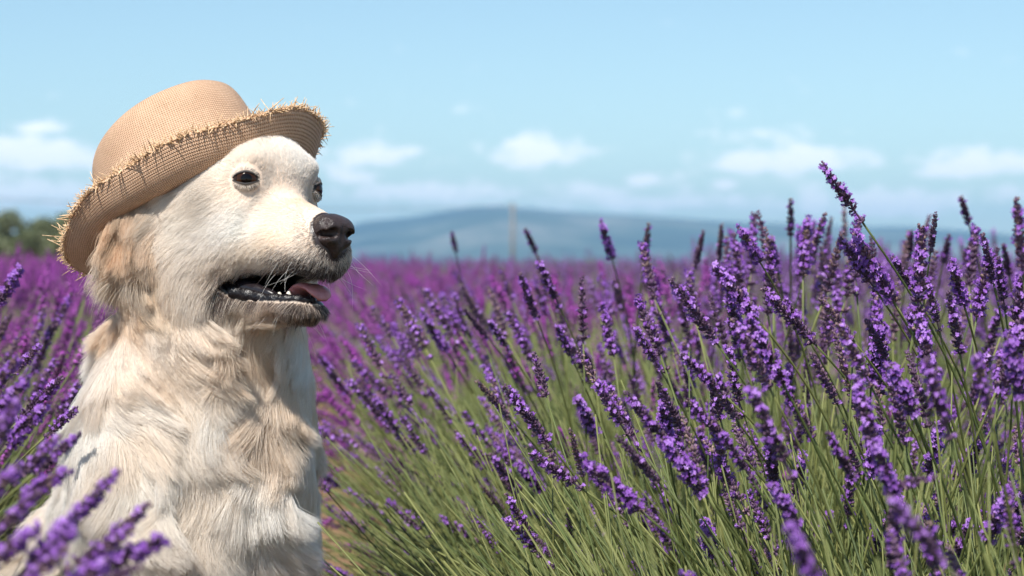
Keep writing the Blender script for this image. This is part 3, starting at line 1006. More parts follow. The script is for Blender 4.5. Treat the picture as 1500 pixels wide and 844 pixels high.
def make_coat():
    r = np.random.default_rng(11)
    body_me.calc_loop_triangles()
    T = np.empty(len(body_me.loop_triangles) * 3, dtype=np.int64)
    body_me.loop_triangles.foreach_get('vertices', T); T = T.reshape(-1, 3)
    cen = _v[T].mean(1)
    hcn = to_head(cen)
    VN = grad(_v)
    draw = sample(_v, T, 0, r, VN)
    head_w = (hcn[:, 0] > -10) & (hcn[:, 2] > -13) & (hcn[:, 0] < 13) & (np.abs(hcn[:, 1]) < 8)
    cam_pos = np.array([0, 0, CAM_Z])
    nrm = VN[T[:, 0]]
    facing = ((cam_pos - cen) * nrm).sum(1) / np.linalg.norm(cen - cam_pos, axis=1)
    vis = np.where(facing > -.35, 1.0, .25) * np.where(cen[:, 2] < .2, .35, 1.0) * np.where(cen[:, 1] > 2.25, .45, 1.0)
    res = []
    ear_w = (hcn[:, 0] < -8.3) & (hcn[:, 1] < -6.9) & (hcn[:, 2] < 3) & (hcn[:, 2] > -13)
    for (nm, sel, n, npt, clump, wave, cw) in (('ear', ear_w, 34000, 10, ((200, .52), (36, .5)), 1.15, .5), ('short', head_w & ~ear_w, 240000, 5, 22, .15, .38), ('long', ~head_w & ~ear_w, 390000, 8, ((300, .44), (36, .42)), 1.05, .5)):
        P, Nn = draw(sel * vis, n)
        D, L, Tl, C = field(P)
        L = L * .01
        q = to_head(P)
        # bare skin: lips and mouth, eyes, nose
        md = _prim_d(MOUTH, P)
        keep = ~((md < .0042) & (q[:, 0] > -6))
        keep &= sdf(P, NP) > .0004
        for (c, ax, hx, vx, R_) in EYES:
            rel = P - c
            ok = (np.linalg.norm(rel - ax * (rel @ ax)[:, None], axis=1) > R_ * .98) | (rel @ ax < -.004)
            keep &= ok
        # under the hat the coat is pressed flat
        hq = to_hat(P)
        keep &= ~((hq[:, 2] > .022) & (np.hypot(hq[:, 0], hq[:, 1]) < .13))
        P, Nn, D, L, Tl, C, q, md = [x[keep] for x in (P, Nn, D, L, Tl, C, q, md)]
        # hair round each eye lies away from it
        for (c, ax, hx, vx, R_) in EYES:
            rel = P - c; ds = np.linalg.norm(rel, axis=1)
            w = np.exp(-np.maximum(ds - R_, 0) / .007) * .9
            rad_ = rel - ax * (rel @ ax)[:, None]; rad_ /= np.linalg.norm(rad_, axis=1)[:, None] + 1e-9
            D = D * (1 - w)[:, None] + rad_ * w[:, None]
            L = L * (1 - w) + .0045 * w
            dk = np.exp(-np.maximum(ds - R_ * 1.05, 0) / .0022)[:, None]
            inner = np.clip(-(rel @ hx) / .012, 0, 1)[:, None] * np.exp(-np.maximum(ds - R_, 0) / .008)[:, None]
            mixk = np.clip(dk * .15 + inner * .40, 0, .85)
            C = C * (1 - mixk) + np.array([.20, .14, .11]) * mixk
        # shorter towards the nose and the lips; dark whisker beds
        nd = np.maximum(sdf(P, NP), 0)
        L = L * np.clip(.35 + nd / .02, .35, 1)
        wn = np.exp(-nd / .006) * .9
        wl = np.clip((q[:, 0] - 3.0) / 4.5, 0, 1) * np.clip((-6.6 - q[:, 2]) / 2.2, 0, 1) * .9
        wl = np.maximum(wl, np.exp(-np.maximum(md - .0042, 0) / .0022) * .8)
        pd = np.clip(np.maximum(wn, wl), 0, .93)
        dark = r.uniform(size=len(P)) < pd
        C = C ** (1 + .22 * vnoise(P, 45, 5)[:, :1]).clip(.6, 1.6)
        C = np.where(dark[:, None], np.array([.075, .055, .048]) * r.uniform(.5, 2.2, len(P))[:, None], C)
        C = np.clip(C, .01, .955)
        if nm == 'long':
            L = L * 1.2
        if nm == 'short':
            L = L * (1 + .3 * np.clip((md - .006) / .02, 0, 1) * np.clip((6 - q[:, 0]) / 6, 0, 1))
        if nm == 'ear':
            C = C * (.86 + .20 * np.clip(vnoise(P, 240, 12)[:, :1], -1.2, .7)) * np.array([1, .97, .92])
            L = L * 1.2
        pts = strands(P, Nn, D, L, Tl, C, r, npt, clump, wave, clump_w=cw, locks=.30 if nm == 'short' else .55)
        rr = np.where(L > .02, .00018, .00012) * r.uniform(.7, 1.2, len(P))
        res.append((nm, pts, rr, C))
    return res

for nm, pts, rr, C in make_coat():
    curves_object({'long': 'fur', 'ear': 'ear_fur', 'short': 'face_fur'}[nm], pts, rr, rr * .25, C, M_hair, body)

# lashes and short hair on the lids; whiskers
def lid_hair():
    r = np.random.default_rng(5)
    out = []
    for (V, Fc, c, ax, hx, vx) in LIDS:
        tri = np.array([(f[0], f[1], f[2]) for f in Fc] + [(f[0], f[2], f[3]) for f in Fc])
        tri = tri[(tri >= 64 * 2).all(1)]
        P = sample(V, tri, 0, r)(np.ones(len(tri)), 7000)
        Nn = P - c; Nn /= np.linalg.norm(Nn, axis=1)[:, None]
        D = Nn - ax * (Nn @ ax)[:, None]
        ang = np.arccos(np.clip(Nn @ ax, -1, 1))
        C = np.tile(np.array(CREAM), (len(P), 1))
        dk = np.clip(1.2 - (ang - .5) / .5, 0, 1)
        inner = np.clip(-(Nn @ hx) * 1.3, 0, 1)
        pd = np.clip(dk * .16 + inner * .35, 0, .9)
        C = np.where((r.uniform(size=len(P)) < pd)[:, None], np.array([.10, .07, .055]), C)
        pts = strands(P, Nn, D - .15 * vx, np.full(len(P), .0050), np.full(len(P), .26), C, r, 5, 12, 0, clump_w=.3)
        out.append((pts, np.full(len(P), .00012), C))
    return [np.concatenate([o[i] for o in out]) for i in range(3)]
pts, rr, C = lid_hair()
curves_object('lid_fur', pts, rr, rr * .3, C, M_hair, body)

def whiskers():
    r = np.random.default_rng(9)
    P, D, L = [], [], []
    for s in (-1, 1):
        for i in range(13):
            f = r.uniform(3.5, 7.5); u = r.uniform(-9.2, -6.3)
            o = H(f, 0, u); d = Hd(r.uniform(-.1, .35), s, r.uniform(-.2, .1))
            P.append(o + d * surf_along(o, d)); D.append(Hd(r.uniform(-.1, .5), s * 1.0, -.6 + r.normal() * .25)); L.append(r.uniform(.02, .045))
        for i in range(5):
            f = r.uniform(1, 5); o = H(f, 0, -13.0); d = Hd(.1, s, -.3)
            P.append(o + d * surf_along(o, d)); D.append(Hd(r.uniform(-.2, .5), s * .8, -.8)); L.append(r.uniform(.015, .03))
    P, D, L = np.array(P), np.array(D), np.array(L)
    t = np.linspace(0, 1, 8)
    bend = np.cross(D, r.normal(size=D.shape)) * .25 + np.array([0, 0, -.25])
    pts = P[:, None] + D[:, None] * (L[:, None] * t)[..., None] + bend[:, None] * (L[:, None] * t ** 2)[..., None]
    C = np.where((r.uniform(size=len(P)) < .75)[:, None], np.array([.92, .88, .82]), np.array([.12, .09, .08]))
    return pts, np.full(len(P), .00015), C
pts, rr, C = whiskers()
curves_object('whiskers', pts, rr, rr * .2, C, M_hair, body)

# ------------------------------------------------------------------ straw hat on the dog's head
def build_hat():
    hat = obj('straw_hat', None)
    m = Matrix([[HAT_1[i], HAT_2[i], HAT_A[i], HAT_C[i]] for i in range(3)] + [[0, 0, 0, 1]])
    hat.matrix_world = m
    tag(hat, 'tan woven straw hat with a frayed, upturned brim, tipped back on the dog\'s head', 'hat')

    def weave(name, lo, hi, dk):
        mt = NT(name)
        uv = mt.n('ShaderNodeUVMap')
        sp = mt.n('ShaderNodeSeparateXYZ')
        mt.link(uv.outputs[0], sp.inputs[0])
        def mth(op, a, b=None):
            n = mt.n('ShaderNodeMath', operation=op)
            for i, x in enumerate((a, b)):
                if x is None: continue
                if isinstance(x, (int, float)): n.inputs[i].default_value = x
                else: mt.link(x, n.inputs[i])
            return n.outputs[0]
        pitch = 2 * math.pi / .0025
        su = mth('SINE', mth('MULTIPLY', sp.outputs[0], pitch))
        sv = mth('SINE', mth('MULTIPLY', sp.outputs[1], pitch))
        pr = mth('MULTIPLY', su, sv)                       # over and under
        au = mth('ABSOLUTE', mth('SINE', mth('MULTIPLY', sp.outputs[0], pitch / 2)))
        av = mth('ABSOLUTE', mth('SINE', mth('MULTIPLY', sp.outputs[1], pitch / 2)))
        h = mth('ADD', mth('MULTIPLY', mth('ADD', au, av), .5), mth('MULTIPLY', pr, .30))
        nz = mt.noise(420, 3, .6)
        big = mt.noise(28, 3, .6)
        v = mth('ADD', mth('ADD', mth('MULTIPLY', h, .62), mth('MULTIPLY', nz, .35)), mth('MULTIPLY', big, .25))
        c = mt.ramp(v, [(.30, dk), (.62, lo), (1.0, hi)])
        mt.link(c, mt.b.inputs['Base Color'])
        mt.bump(h, .8, .0012)
        mt.set(Roughness=.62)
        mt.b.inputs['Specular IOR Level'].default_value = .3
        return mt.m
    M = weave('straw_weave', (.56, .335, .20), (.77, .55, .39), (.18, .095, .05))
    rx, ry = .106, .094
    nth = 120

    def grid(name, rows, uvs, mat, ulen=.60):
        V, Fc, UV = [], [], []
        n = len(rows)
        for r in rows:
            V += list(r)
        me_f = []
        for i in range(n - 1):
            for k in range(nth):
                k2 = (k + 1) % nth
                me_f.append((i * nth + k, i * nth + k2, (i + 1) * nth + k2, (i + 1) * nth + k))
                for (a, b) in ((i, k), (i, k + 1), (i + 1, k + 1), (i + 1, k)):
                    UV.append((b / nth * ulen, uvs[a]))
        me = mesh_from(name, V, me_f)
        uvl = me.uv_layers.new(name='UVMap')
        uvl.data.foreach_set('uv', np.array(UV, dtype=np.float32).ravel())
        o = obj(name, me, mat, hat)
        so = o.modifiers.new('thickness', 'SOLIDIFY')
        so.thickness = .0022
        so.offset = 0
        return o
    th = np.linspace(0, 2 * math.pi, nth, endpoint=False)
    c, s = np.cos(th), np.sin(th)
    # crown: superellipse profile, higher in front, dented along the top
    rows, uvs, acc = [], [], 0.0
    prev = None
    for j in range(36):
        ph = (math.pi / 2) * j / 35
        ca_, sa = max(math.cos(ph), 0) ** .19, math.sin(ph) ** .32
        if j == 35: ca_ = .002
        rr = ca_ * (1 - .10 * sa)
        x, y = rx * rr * c, ry * rr * s
        hgt = .114 + .15 * x
        z = hgt * sa
        if sa > .8:
            z = z - .020 * np.exp(-(y / .020) ** 2) * np.exp(-((x + .01) / .07) ** 2) * ((sa - .8) / .2) ** 2
        pinch = 1 - .10 * np.exp(-((x - .075) / .03) ** 2) * sa * (np.abs(s) > 0)
        row = np.stack([x, y * pinch, z], 1)
        if prev is not None:
            acc += float(np.linalg.norm(row - prev, axis=1).max())
        prev = row
        rows.append(row); uvs.append(acc)
    grid('crown', rows, uvs, M)
    # brim: rolls upwards all round, most at the sides and the back
    rows, uvs = [], []
    wob = .003 * np.sin(3 * th + .6) + .002 * np.sin(7 * th + 2)
    def brim(t):
        side = np.abs(s) ** 1.5
        back = np.clip(-c, 0, 1)
        front = np.clip(c, 0, 1)
        curl = .022 + .008 * side - .008 * back + .010 * front
        wd = .056 - .010 * side + .012 * front
        out = wd * t * (1 - .22 * t * side)
        z = curl * t ** 2.2 - .004 * np.sin(math.pi * t) + wob * t
        return np.stack([(rx + out) * c, (ry + out) * s, z], 1)
    for j in range(16):
        t = j / 15
        rows.append(brim(t)); uvs.append(.060 * t + .4)
    grid('brim', rows, uvs, M, .92)
    # a dark sweat band inside the crown's foot
    bnd = [np.stack([(rx - .002) * c, (ry - .002) * s, np.full(nth, z)], 1) for z in (-.002, .012, .026)]
    grid('sweat_band', bnd, [0, .014, .028], NT('sweat_band_cloth').set(Base_Color=(.05, .045, .05, 1), Roughness=.8).m)
    # frayed straws round the edge of the brim
    r = np.random.default_rng(3)
    edge = brim(1.0); inner = brim(.9)
    parts = []
    for i in range(2600):
        k = r.uniform(0, nth)
        k0 = int(k) % nth; k1 = (k0 + 1) % nth; fr = k - int(k)
        p = edge[k0] * (1 - fr) + edge[k1] * fr
        o = (edge[k0] - inner[k0]); o /= np.linalg.norm(o)
        tg = edge[k1] - edge[k0]; tg /= np.linalg.norm(tg)
        nn = np.cross(o, tg)
        L_ = r.uniform(.003, .0075) if r.uniform() < .93 else r.uniform(.007, .013)
        d = o * r.uniform(.2, 1.0) + tg * r.normal() * .75 + nn * r.normal() * .55
        d /= np.linalg.norm(d)
        bend = r.normal(size=3) * 1.15
        t = np.linspace(0, 1, 5)[:, None]
        pts = p - o * .003 + nn * r.uniform(-.001, .001) + d * L_ * t + bend * L_ * t ** 2 * .6
        parts.append(tube(pts, np.full(5, r.uniform(.0004, .0008)) * np.array([1, 1, .9, .8, .5]), 4))
    v, f = merge(parts)
    mt = NT('frayed_straw')
    nz = mt.noise(300, 2, .5)
    mt.link(mt.ramp(nz, [(.3, (.42, .25, .12)), (.5, (.70, .47, .27)), (.75, (.86, .66, .45))]), mt.b.inputs['Base Color'])
    mt.set(Roughness=.6)
    fo = obj('frayed_edge', mesh_from('frayed_edge', v, f), mt.m, hat)
    fo['kind'] = 'stuff'
build_hat()

# ------------------------------------------------------------------ lavender
def lav_mats():
    out = {}
    def plain(name, stops, scale, rough=.6, tl=0.0):
        mt = NT(name)
        g = mt.n('ShaderNodeNewGeometry')
        oi = mt.n('ShaderNodeObjectInfo')
        nz = mt.noise(scale, 3, .6)
        a = mt.n('ShaderNodeMath', operation='MULTIPLY_ADD')
        mt.link(g.outputs['Random Per Island'], a.inputs[0]); a.inputs[1].default_value = .5
        b = mt.n('ShaderNodeMath', operation='MULTIPLY_ADD')
        mt.link(nz, b.inputs[0]); b.inputs[1].default_value = .3
        c = mt.n('ShaderNodeMath', operation='MULTIPLY')
        mt.link(oi.outputs['Random'], c.inputs[0]); c.inputs[1].default_value = .3
        mt.link(c.outputs[0], b.inputs[2]); mt.link(b.outputs[0], a.inputs[2])
        mt.link(mt.ramp(a.outputs[0], stops), mt.b.inputs['Base Color'])
        mt.set(Roughness=rough)
        if tl:
            t = mt.n('ShaderNodeBsdfTranslucent')
            mt.link(mt.b.inputs['Base Color'].links[0].from_socket, t.inputs['Color'])
            m = mt.n('ShaderNodeMixShader'); m.inputs[0].default_value = tl
            mt.link(mt.b.outputs[0], m.inputs[1]); mt.link(t.outputs[0], m.inputs[2])
            mt.link(m.outputs[0], mt.out.inputs['Surface'])
        out[name] = mt.m
    plain('lavender_stem', [(.15, (.030, .050, .013)), (.45, (.080, .110, .028)), (.85, (.20, .205, .062))], 30, .6)
    plain('lavender_calyx', [(.12, (.045, .028, .038)), (.40, (.105, .056, .098)), (.65, (.165, .085, .180)), (.88, (.30, .20, .16))], 60, .6)
    plain('violet_petal', [(.15, (.21, .065, .38)), (.5, (.35, .13, .59)), (.9, (.53, .28, .78))], 40, .5, .3)
    plain('magenta_calyx', [(.12, (.055, .025, .05)), (.45, (.15, .045, .14)), (.8, (.25, .08, .25))], 60, .6)
    plain('magenta_petal', [(.15, (.30, .03, .34)), (.5, (.46, .06, .50)), (.9, (.60, .16, .66))], 40, .5, .3)
    return out
LM = lav_mats()

def ring_tube(path, rad, sides):
    return tube(path, rad, sides, cap=False)

def make_spike(seed, Ls=.072, whorls=9, opened=.18, gap=False, fat=1.0, lod=0):
    """flower spike standing on z = 0: (calyx verts, faces), (petal verts, faces)"""
    r = np.random.default_rng(seed)
    cal, pet = [], []
    zs = list(np.linspace(.0, 1, whorls) ** .92 * Ls)
    prof = [(.75 + .6 * math.sin(math.pi * min(z / Ls * .75 + .18, 1))) * (1 - .38 * (z / Ls) ** 2) for z in zs]
    if gap:
        zs = [-.016] + zs; prof = [.85] + prof
    cal.append(ring_tube([(0, 0, zs[0] - .004), (0, 0, Ls * .5), (0, 0, Ls)], [.0011, .0010, .0006], 5))
    for z, pf in zip(zs, prof):
        m = int(round((11 if lod == 0 else 6) * min(pf, 1.0))) + (0 if lod else r.integers(0, 2))
        m = max(m, 4)
        off = r.uniform(0, 6.28)
        up = .55 + .75 * max(z, 0) / Ls
        for k in range(m):
            a = off + 2 * math.pi * k / m + r.normal() * .12
            d = np.array([math.cos(a), math.sin(a), up + r.normal() * .14]); d /= np.linalg.norm(d)
            p = np.array([math.cos(a), math.sin(a), 0]) * .0012 + np.array([0, 0, z + r.normal() * .0012])
            L_ = .0043 * pf * fat * r.uniform(.8, 1.15)
            rw = .00125 * fat * r.uniform(.85, 1.15) * (1 if lod == 0 else 1.35)
            if lod == 0:
                cal.append(ring_tube([p, p + d * L_ * .35, p + d * L_ * .8, p + d * L_], [rw * .5, rw * .95, rw, rw * .6], 5))
            else:
                cal.append(ring_tube([p, p + d * L_ * .6, p + d * L_], [rw * .6, rw, rw * .35], 3))
            if r.uniform() < opened * (1.25 if z > .15 * Ls else .8):
                q = p + d * L_ * .9
                u = np.cross(d, np.array([0, 0, 1.0])); u /= np.linalg.norm(u) + 1e-9
                w = np.cross(u, d)
                V, Fc = [q + d * .0008], []
                n5 = 5
                for j in range(n5):
                    b = 2 * math.pi * j / n5 + r.normal() * .1
                    big = 1.25 if math.sin(b) > .3 else .9
                    e = math.cos(b) * u + math.sin(b) * w
                    sd = -math.sin(b) * u + math.cos(b) * w
                    R = .0027 * big * fat * r.uniform(.85, 1.15)
                    dz = d * .0018 * r.uniform(.6, 1.6)
                    i0 = len(V)
                    V += [q + e * R * .55 - sd * R * .34 + dz * 1.4, q + e * R + dz * r.uniform(.2, 1.4), q + e * R * .55 + sd * R * .34 + dz * 1.4]
                    Fc.append((0, i0, i0 + 1, i0 + 2))
                pet.append((np.array(V), Fc))
                if lod == 0:
                    pet.append(ring_tube([p + d * L_ * .7, q + d * .0012], [.0007, .0013], 5))
    return merge(cal), merge(pet) if pet else (np.zeros((0, 3)), [])

def make_stem(seed, Ln, bow, lod=0):
    r = np.random.default_rng(seed)
    t = np.linspace(0, 1, 7 if lod == 0 else 4)
    a = r.uniform(0, 6.28)
    off = bow * (t - t ** 2) * 4
    path = np.stack([off * math.cos(a), off * math.sin(a), t * Ln], 1)
    return tube(path, np.interp(t, [0, 1], [.00125, .00095]) * (1 if lod == 0 else 1.25), 5 if lod == 0 else 3)

def leaves(seed, Ln, n):
    """narrow grey-green leaves on the lower stem"""
    r = np.random.default_rng(seed)
    V, Fc = [], []
    for k in range(n):
        z = r.uniform(.02, .42) * Ln; a = r.uniform(0, 6.28)
        d = np.array([math.cos(a), math.sin(a), r.uniform(.8, 2.2)]); d /= np.linalg.norm(d)
        sd = np.cross(d, np.array([0, 0, 1.])); sd /= np.linalg.norm(sd)
        L_ = r.uniform(.025, .05); p = np.array([0, 0, z]); i0 = len(V)
        V += [p, p + d * L_ * .5 + sd * .0017, p + d * L_, p + d * L_ * .5 - sd * .0017]
        Fc.append((i0, i0 + 1, i0 + 2, i0 + 3))
    return np.array(V), Fc

def multi_mesh(name, groups):
    """one mesh with several materials: [((verts, faces), material), ...]"""
    v, f, mi, mats = [], [], [], []
    o = 0
    for (vv, ff), m in groups:
        if len(vv) == 0: continue
        if m not in mats: mats.append(m)
        v.append(vv); f += [tuple(i + o for i in q) for q in ff]; mi += [mats.index(m)] * len(ff); o += len(vv)
    me = mesh_from(name, np.concatenate(v), f, True)
    for m in mats: me.materials.append(m)
    me.polygons.foreach_set('material_index', np.array(mi, dtype=np.int32))
    return me

STEM_L = .46
SPEC = [  # seed, spike length, whorls, opened, gap below, fat, words
    (1, .062, 11, .26, True, 1.0, 'plump violet spike above a loose whorl'),
    (2, .071, 13, .16, False, .95, 'long slim purple spike'),
    (3, .052, 10, .34, False, 1.05, 'short spike of open violet florets'),
    (4, .065, 11, .08, False, .92, 'dull mauve spike of closed buds'),
    (5, .057, 10, .22, True, 1.0, 'violet spike with a gap near its foot'),
    (6, .044, 8, .12, False, .9, 'small dark purple spike'),
]
VAR = []
for (sd, Ls, wh, opn, gp, fat, words) in SPEC:
    c_, p_ = make_spike(sd, Ls, wh, opn, gp, fat)
    up = np.array([0, 0, STEM_L])
    VAR.append(dict(Ls=Ls, words=words,
        spike=mesh_from('flower_spike', c_[0], c_[1]), petals=mesh_from('open_florets', p_[0], p_[1]),
        stem=mesh_from('stem', *make_stem(sd + 20, STEM_L, .014 + .008 * (sd % 3))), c=c_, p=p_))
    VAR[-1]['spike'].materials.append(LM['lavender_calyx'])
    VAR[-1]['petals'].materials.append(LM['violet_petal'])
    VAR[-1]['stem'].materials.append(LM['lavender_stem'])

# sources for the uncounted mass of the field (kept out of the scene; the field draws copies of them)
SRC = bpy.data.collections.new('lavender_sources')
def src(name, me):
    o = bpy.data.objects.new(name, me); SRC.objects.link(o); return o
up = np.array([0, 0, STEM_L])
n_src = 0
for j, (sd, Ls, wh, opn, gp, fat, words) in enumerate(SPEC):            # 0-5: violet, near
    v = VAR[j]
    src('s%02d' % n_src, multi_mesh('lavender', [(make_stem(sd + 20, STEM_L, .014 + .008 * (sd % 3)), LM['lavender_stem']), (leaves(sd, STEM_L, 10), LM['lavender_stem']),
        ((v['c'][0] + up, v['c'][1]), LM['lavender_calyx']), ((v['p'][0] + up, v['p'][1]), LM['violet_petal'])])); n_src += 1
for j in range(4):                                                       # 6-9: magenta
    sd, Ls, wh, opn, gp, fat, words = SPEC[j]
    c_, p_ = make_spike(sd + 40, Ls, wh, opn * 1.9, gp, fat * 1.05, 1)
    src('s%02d' % n_src, multi_mesh('lavender', [(make_stem(sd + 60, STEM_L, .02, 1), LM['lavender_stem']), (leaves(sd, STEM_L, 8), LM['lavender_stem']),
        ((c_[0] + up, c_[1]), LM['magenta_calyx']), ((p_[0] + up, p_[1]), LM['magenta_petal'])])); n_src += 1
for j in range(4):                                                       # 10-13: violet, far
    sd, Ls, wh, opn, gp, fat, words = SPEC[j]
    c_, p_ = make_spike(sd + 80, Ls, wh, opn * 1.5, gp, fat * 1.1, 1)
    src('s%02d' % n_src, multi_mesh('lavender', [(make_stem(sd + 90, STEM_L, .02, 1), LM['lavender_stem']),
        ((c_[0] + up, c_[1]), LM['lavender_calyx']), ((p_[0] + up, p_[1]), LM['violet_petal'])])); n_src += 1
for j in range(2):                                                       # 14-15: tufts of bare stems and leaves
    r = np.random.default_rng(300 + j)
    parts = []
    for k in range(7):
        lean = r.normal(size=2) * .22; Ln = STEM_L * r.uniform(.5, .95)
        t = np.linspace(0, 1, 5)[:, None]
        pth = np.concatenate([lean[None] * Ln * t ** 1.3 + r.normal(size=2) * .012, t * Ln], 1)
        parts.append(tube(pth, np.full(5, .0009), 3))
    parts.append(leaves(310 + j, STEM_L, 46))
    src('s%02d' % n_src, multi_mesh('lavender', [(merge(parts), LM['lavender_stem'])])); n_src += 1

# ---- where the stalks stand: rows of mounded bushes, running away from the camera
ROW_DIR = -.10          # rows drift to this side per metre of depth
def row_x(x0, y): return x0 + ROW_DIR * y
def bushes():
    r = np.random.default_rng(77)
    for k in range(-9, 22):
        x0 = .60 + 1.40 * k if k >= 0 else -.82 + 1.40 * (k + 1)
        y = .35 + r.uniform(0, .3)
        while y < 46:
            x = row_x(x0, y)
            if abs(x) < .30 * y + 1.6:
                yield k, x + r.normal() * .05, y
            y += (.36 if y < 14 else .55) * r.uniform(.85, 1.15)

def axis_rot(d):
    """euler that turns +z to d with a free spin"""
    return Vector(d).to_track_quat('Z', 'Y').to_euler()

st = dict(p=[], d=[], s=[], v=[], side=[])
r = np.random.default_rng(5)
for k, bx, by in bushes():
    near = by < 5.0
    n = 450 if by < 4.5 else (230 if by < 9 else (95 if by < 18 else 42))
    g = float(ground_z(by))
    side = 1 if k >= 0 else -1
    a = r.uniform(0, 2 * math.pi, n)
    th = np.arccos(1 - r.uniform(0, 1, n) * (1 - math.cos(RAD(62))))
    lean = np.stack([np.sin(th) * np.cos(a), np.sin(th) * np.sin(a), np.cos(th)], 1)
    bias = np.array([-.34 if side > 0 else .30, -.06, 0])
    if by > 5: bias = bias * .55
    lean = lean + bias + r.normal(size=(n, 3)) * .18
    lean /= np.linalg.norm(lean, axis=1)[:, None]
    rad = .30 * np.sqrt(r.uniform(0, 1, n))
    P = np.stack([bx + rad * np.cos(a), by + rad * np.sin(a), np.full(n, g)], 1)
    S = r.normal(1.02, .10, n).clip(.72, 1.30) * (1 if by < 9 else (1.08 if by < 18 else 1.2)) * (1.05 if k < 0 else 1)
    sel = r.uniform(size=n)
    tall = (r.uniform(size=n) < (.09 if 2.0 < by < 9 and bx > .07 * by else .012))
    S = np.where(tall, r.uniform(1.12, 1.40 if bx > .07 * by else 1.22, n), S)
    lean = np.where(tall[:, None], lean * np.array([.45, .45, 1]) , lean)
    lean /= np.linalg.norm(lean, axis=1)[:, None]
    sel = np.where(tall, 1.0, sel)
    mag = (k < 0) or (by > 3.2 and bx < -.10 * by + .9 and bx < .02 * by + .3 and r.uniform() < .75)
    if near and not mag:
        v = r.integers(0, 6, n)
    else:
        v = r.integers(6, 10, n) if mag else r.integers(10, 14, n)
    low = (r.uniform(size=n) < (.30 if near else 0)) & ~tall
    S = np.where(low, S * r.uniform(.55, .85, n), S)
    pxb = 750 + bx / by * FPX
    bare = sel < ((.80 if by < 4.2 and pxb < 1050 and k >= 0 else .66 if by < 3.2 else .68 if by < 5 else .60 if by < 9 else .32) - (.22 if k < 0 else 0))
    v = np.where(bare, r.integers(14, 16, n), v)
    S = np.where(bare, S * 1.0, S)
    st['p'].append(P); st['d'].append(lean); st['s'].append(S); st['v'].append(v); st['side'].append(np.full(n, side))
SP, SD, SS, SV, SSIDE = [np.concatenate(st[x]) for x in ('p', 'd', 's', 'v', 'side')]

def project(P):
    d = P[:, 1]
    return 750 + P[:, 0] / np.maximum(d, .01) * FPX, HOR - (P[:, 2] - CAM_Z) / np.maximum(d, .01) * FPX, d

TOT = STEM_L + .07
tip = SP + SD * (SS * TOT)[:, None]
keep = np.ones(len(SP), bool)
for t in np.linspace(.25, 1, 7):
    q = SP + SD * (SS * TOT * t)[:, None]
    x, y, d = project(q)
    infr = (x > -60) & (x < 1560) & (y < 900)
    keep &= ~(infr & (d < 1.02))                                   # nothing right in front of the lens
    keep &= ~(infr & (d < 1.28) & (SV < 14))
    keep &= ~(infr & (x < 690) & (d < 2.5) & (SV < 14) & (t > .8))
    if t < .45:
        keep &= ~((np.abs(q[:, 0] - row_x(-.04, q[:, 1])) < .15) & (q[:, 1] < 7))
    keep &= ~(infr & (x < 980) & (d < 1.85) & (SV < 14) & (t > .8))
    keep &= ~(infr & (d < 8) & (y < np.interp(x, [480, 640, 700, 960, 1100, 1300, 1500], [398, 390, 370, 338, 305, 290, 285])) & (x > 480))
    keep &= ~((d < 1.30) & (y < 560) & infr)                       # the near tops stay below the view
    keep &= ~((x < 520) & (x > 60) & (d < 2.02) & (y < 844) & (x > 60 + (y - 560) * .70) & (y > 0))   # clear view of the dog
    keep &= ~((q[:, 0] > -.75) & (q[:, 0] < -.15) & (q[:, 1] > 1.75) & (q[:, 1] < 2.75) & (sdf(q) < .03))
keep &= (SP[:, 1] > .3)
SP, SD, SS, SV, SSIDE, tip = [a[keep] for a in (SP, SD, SS, SV, SSIDE, tip)]

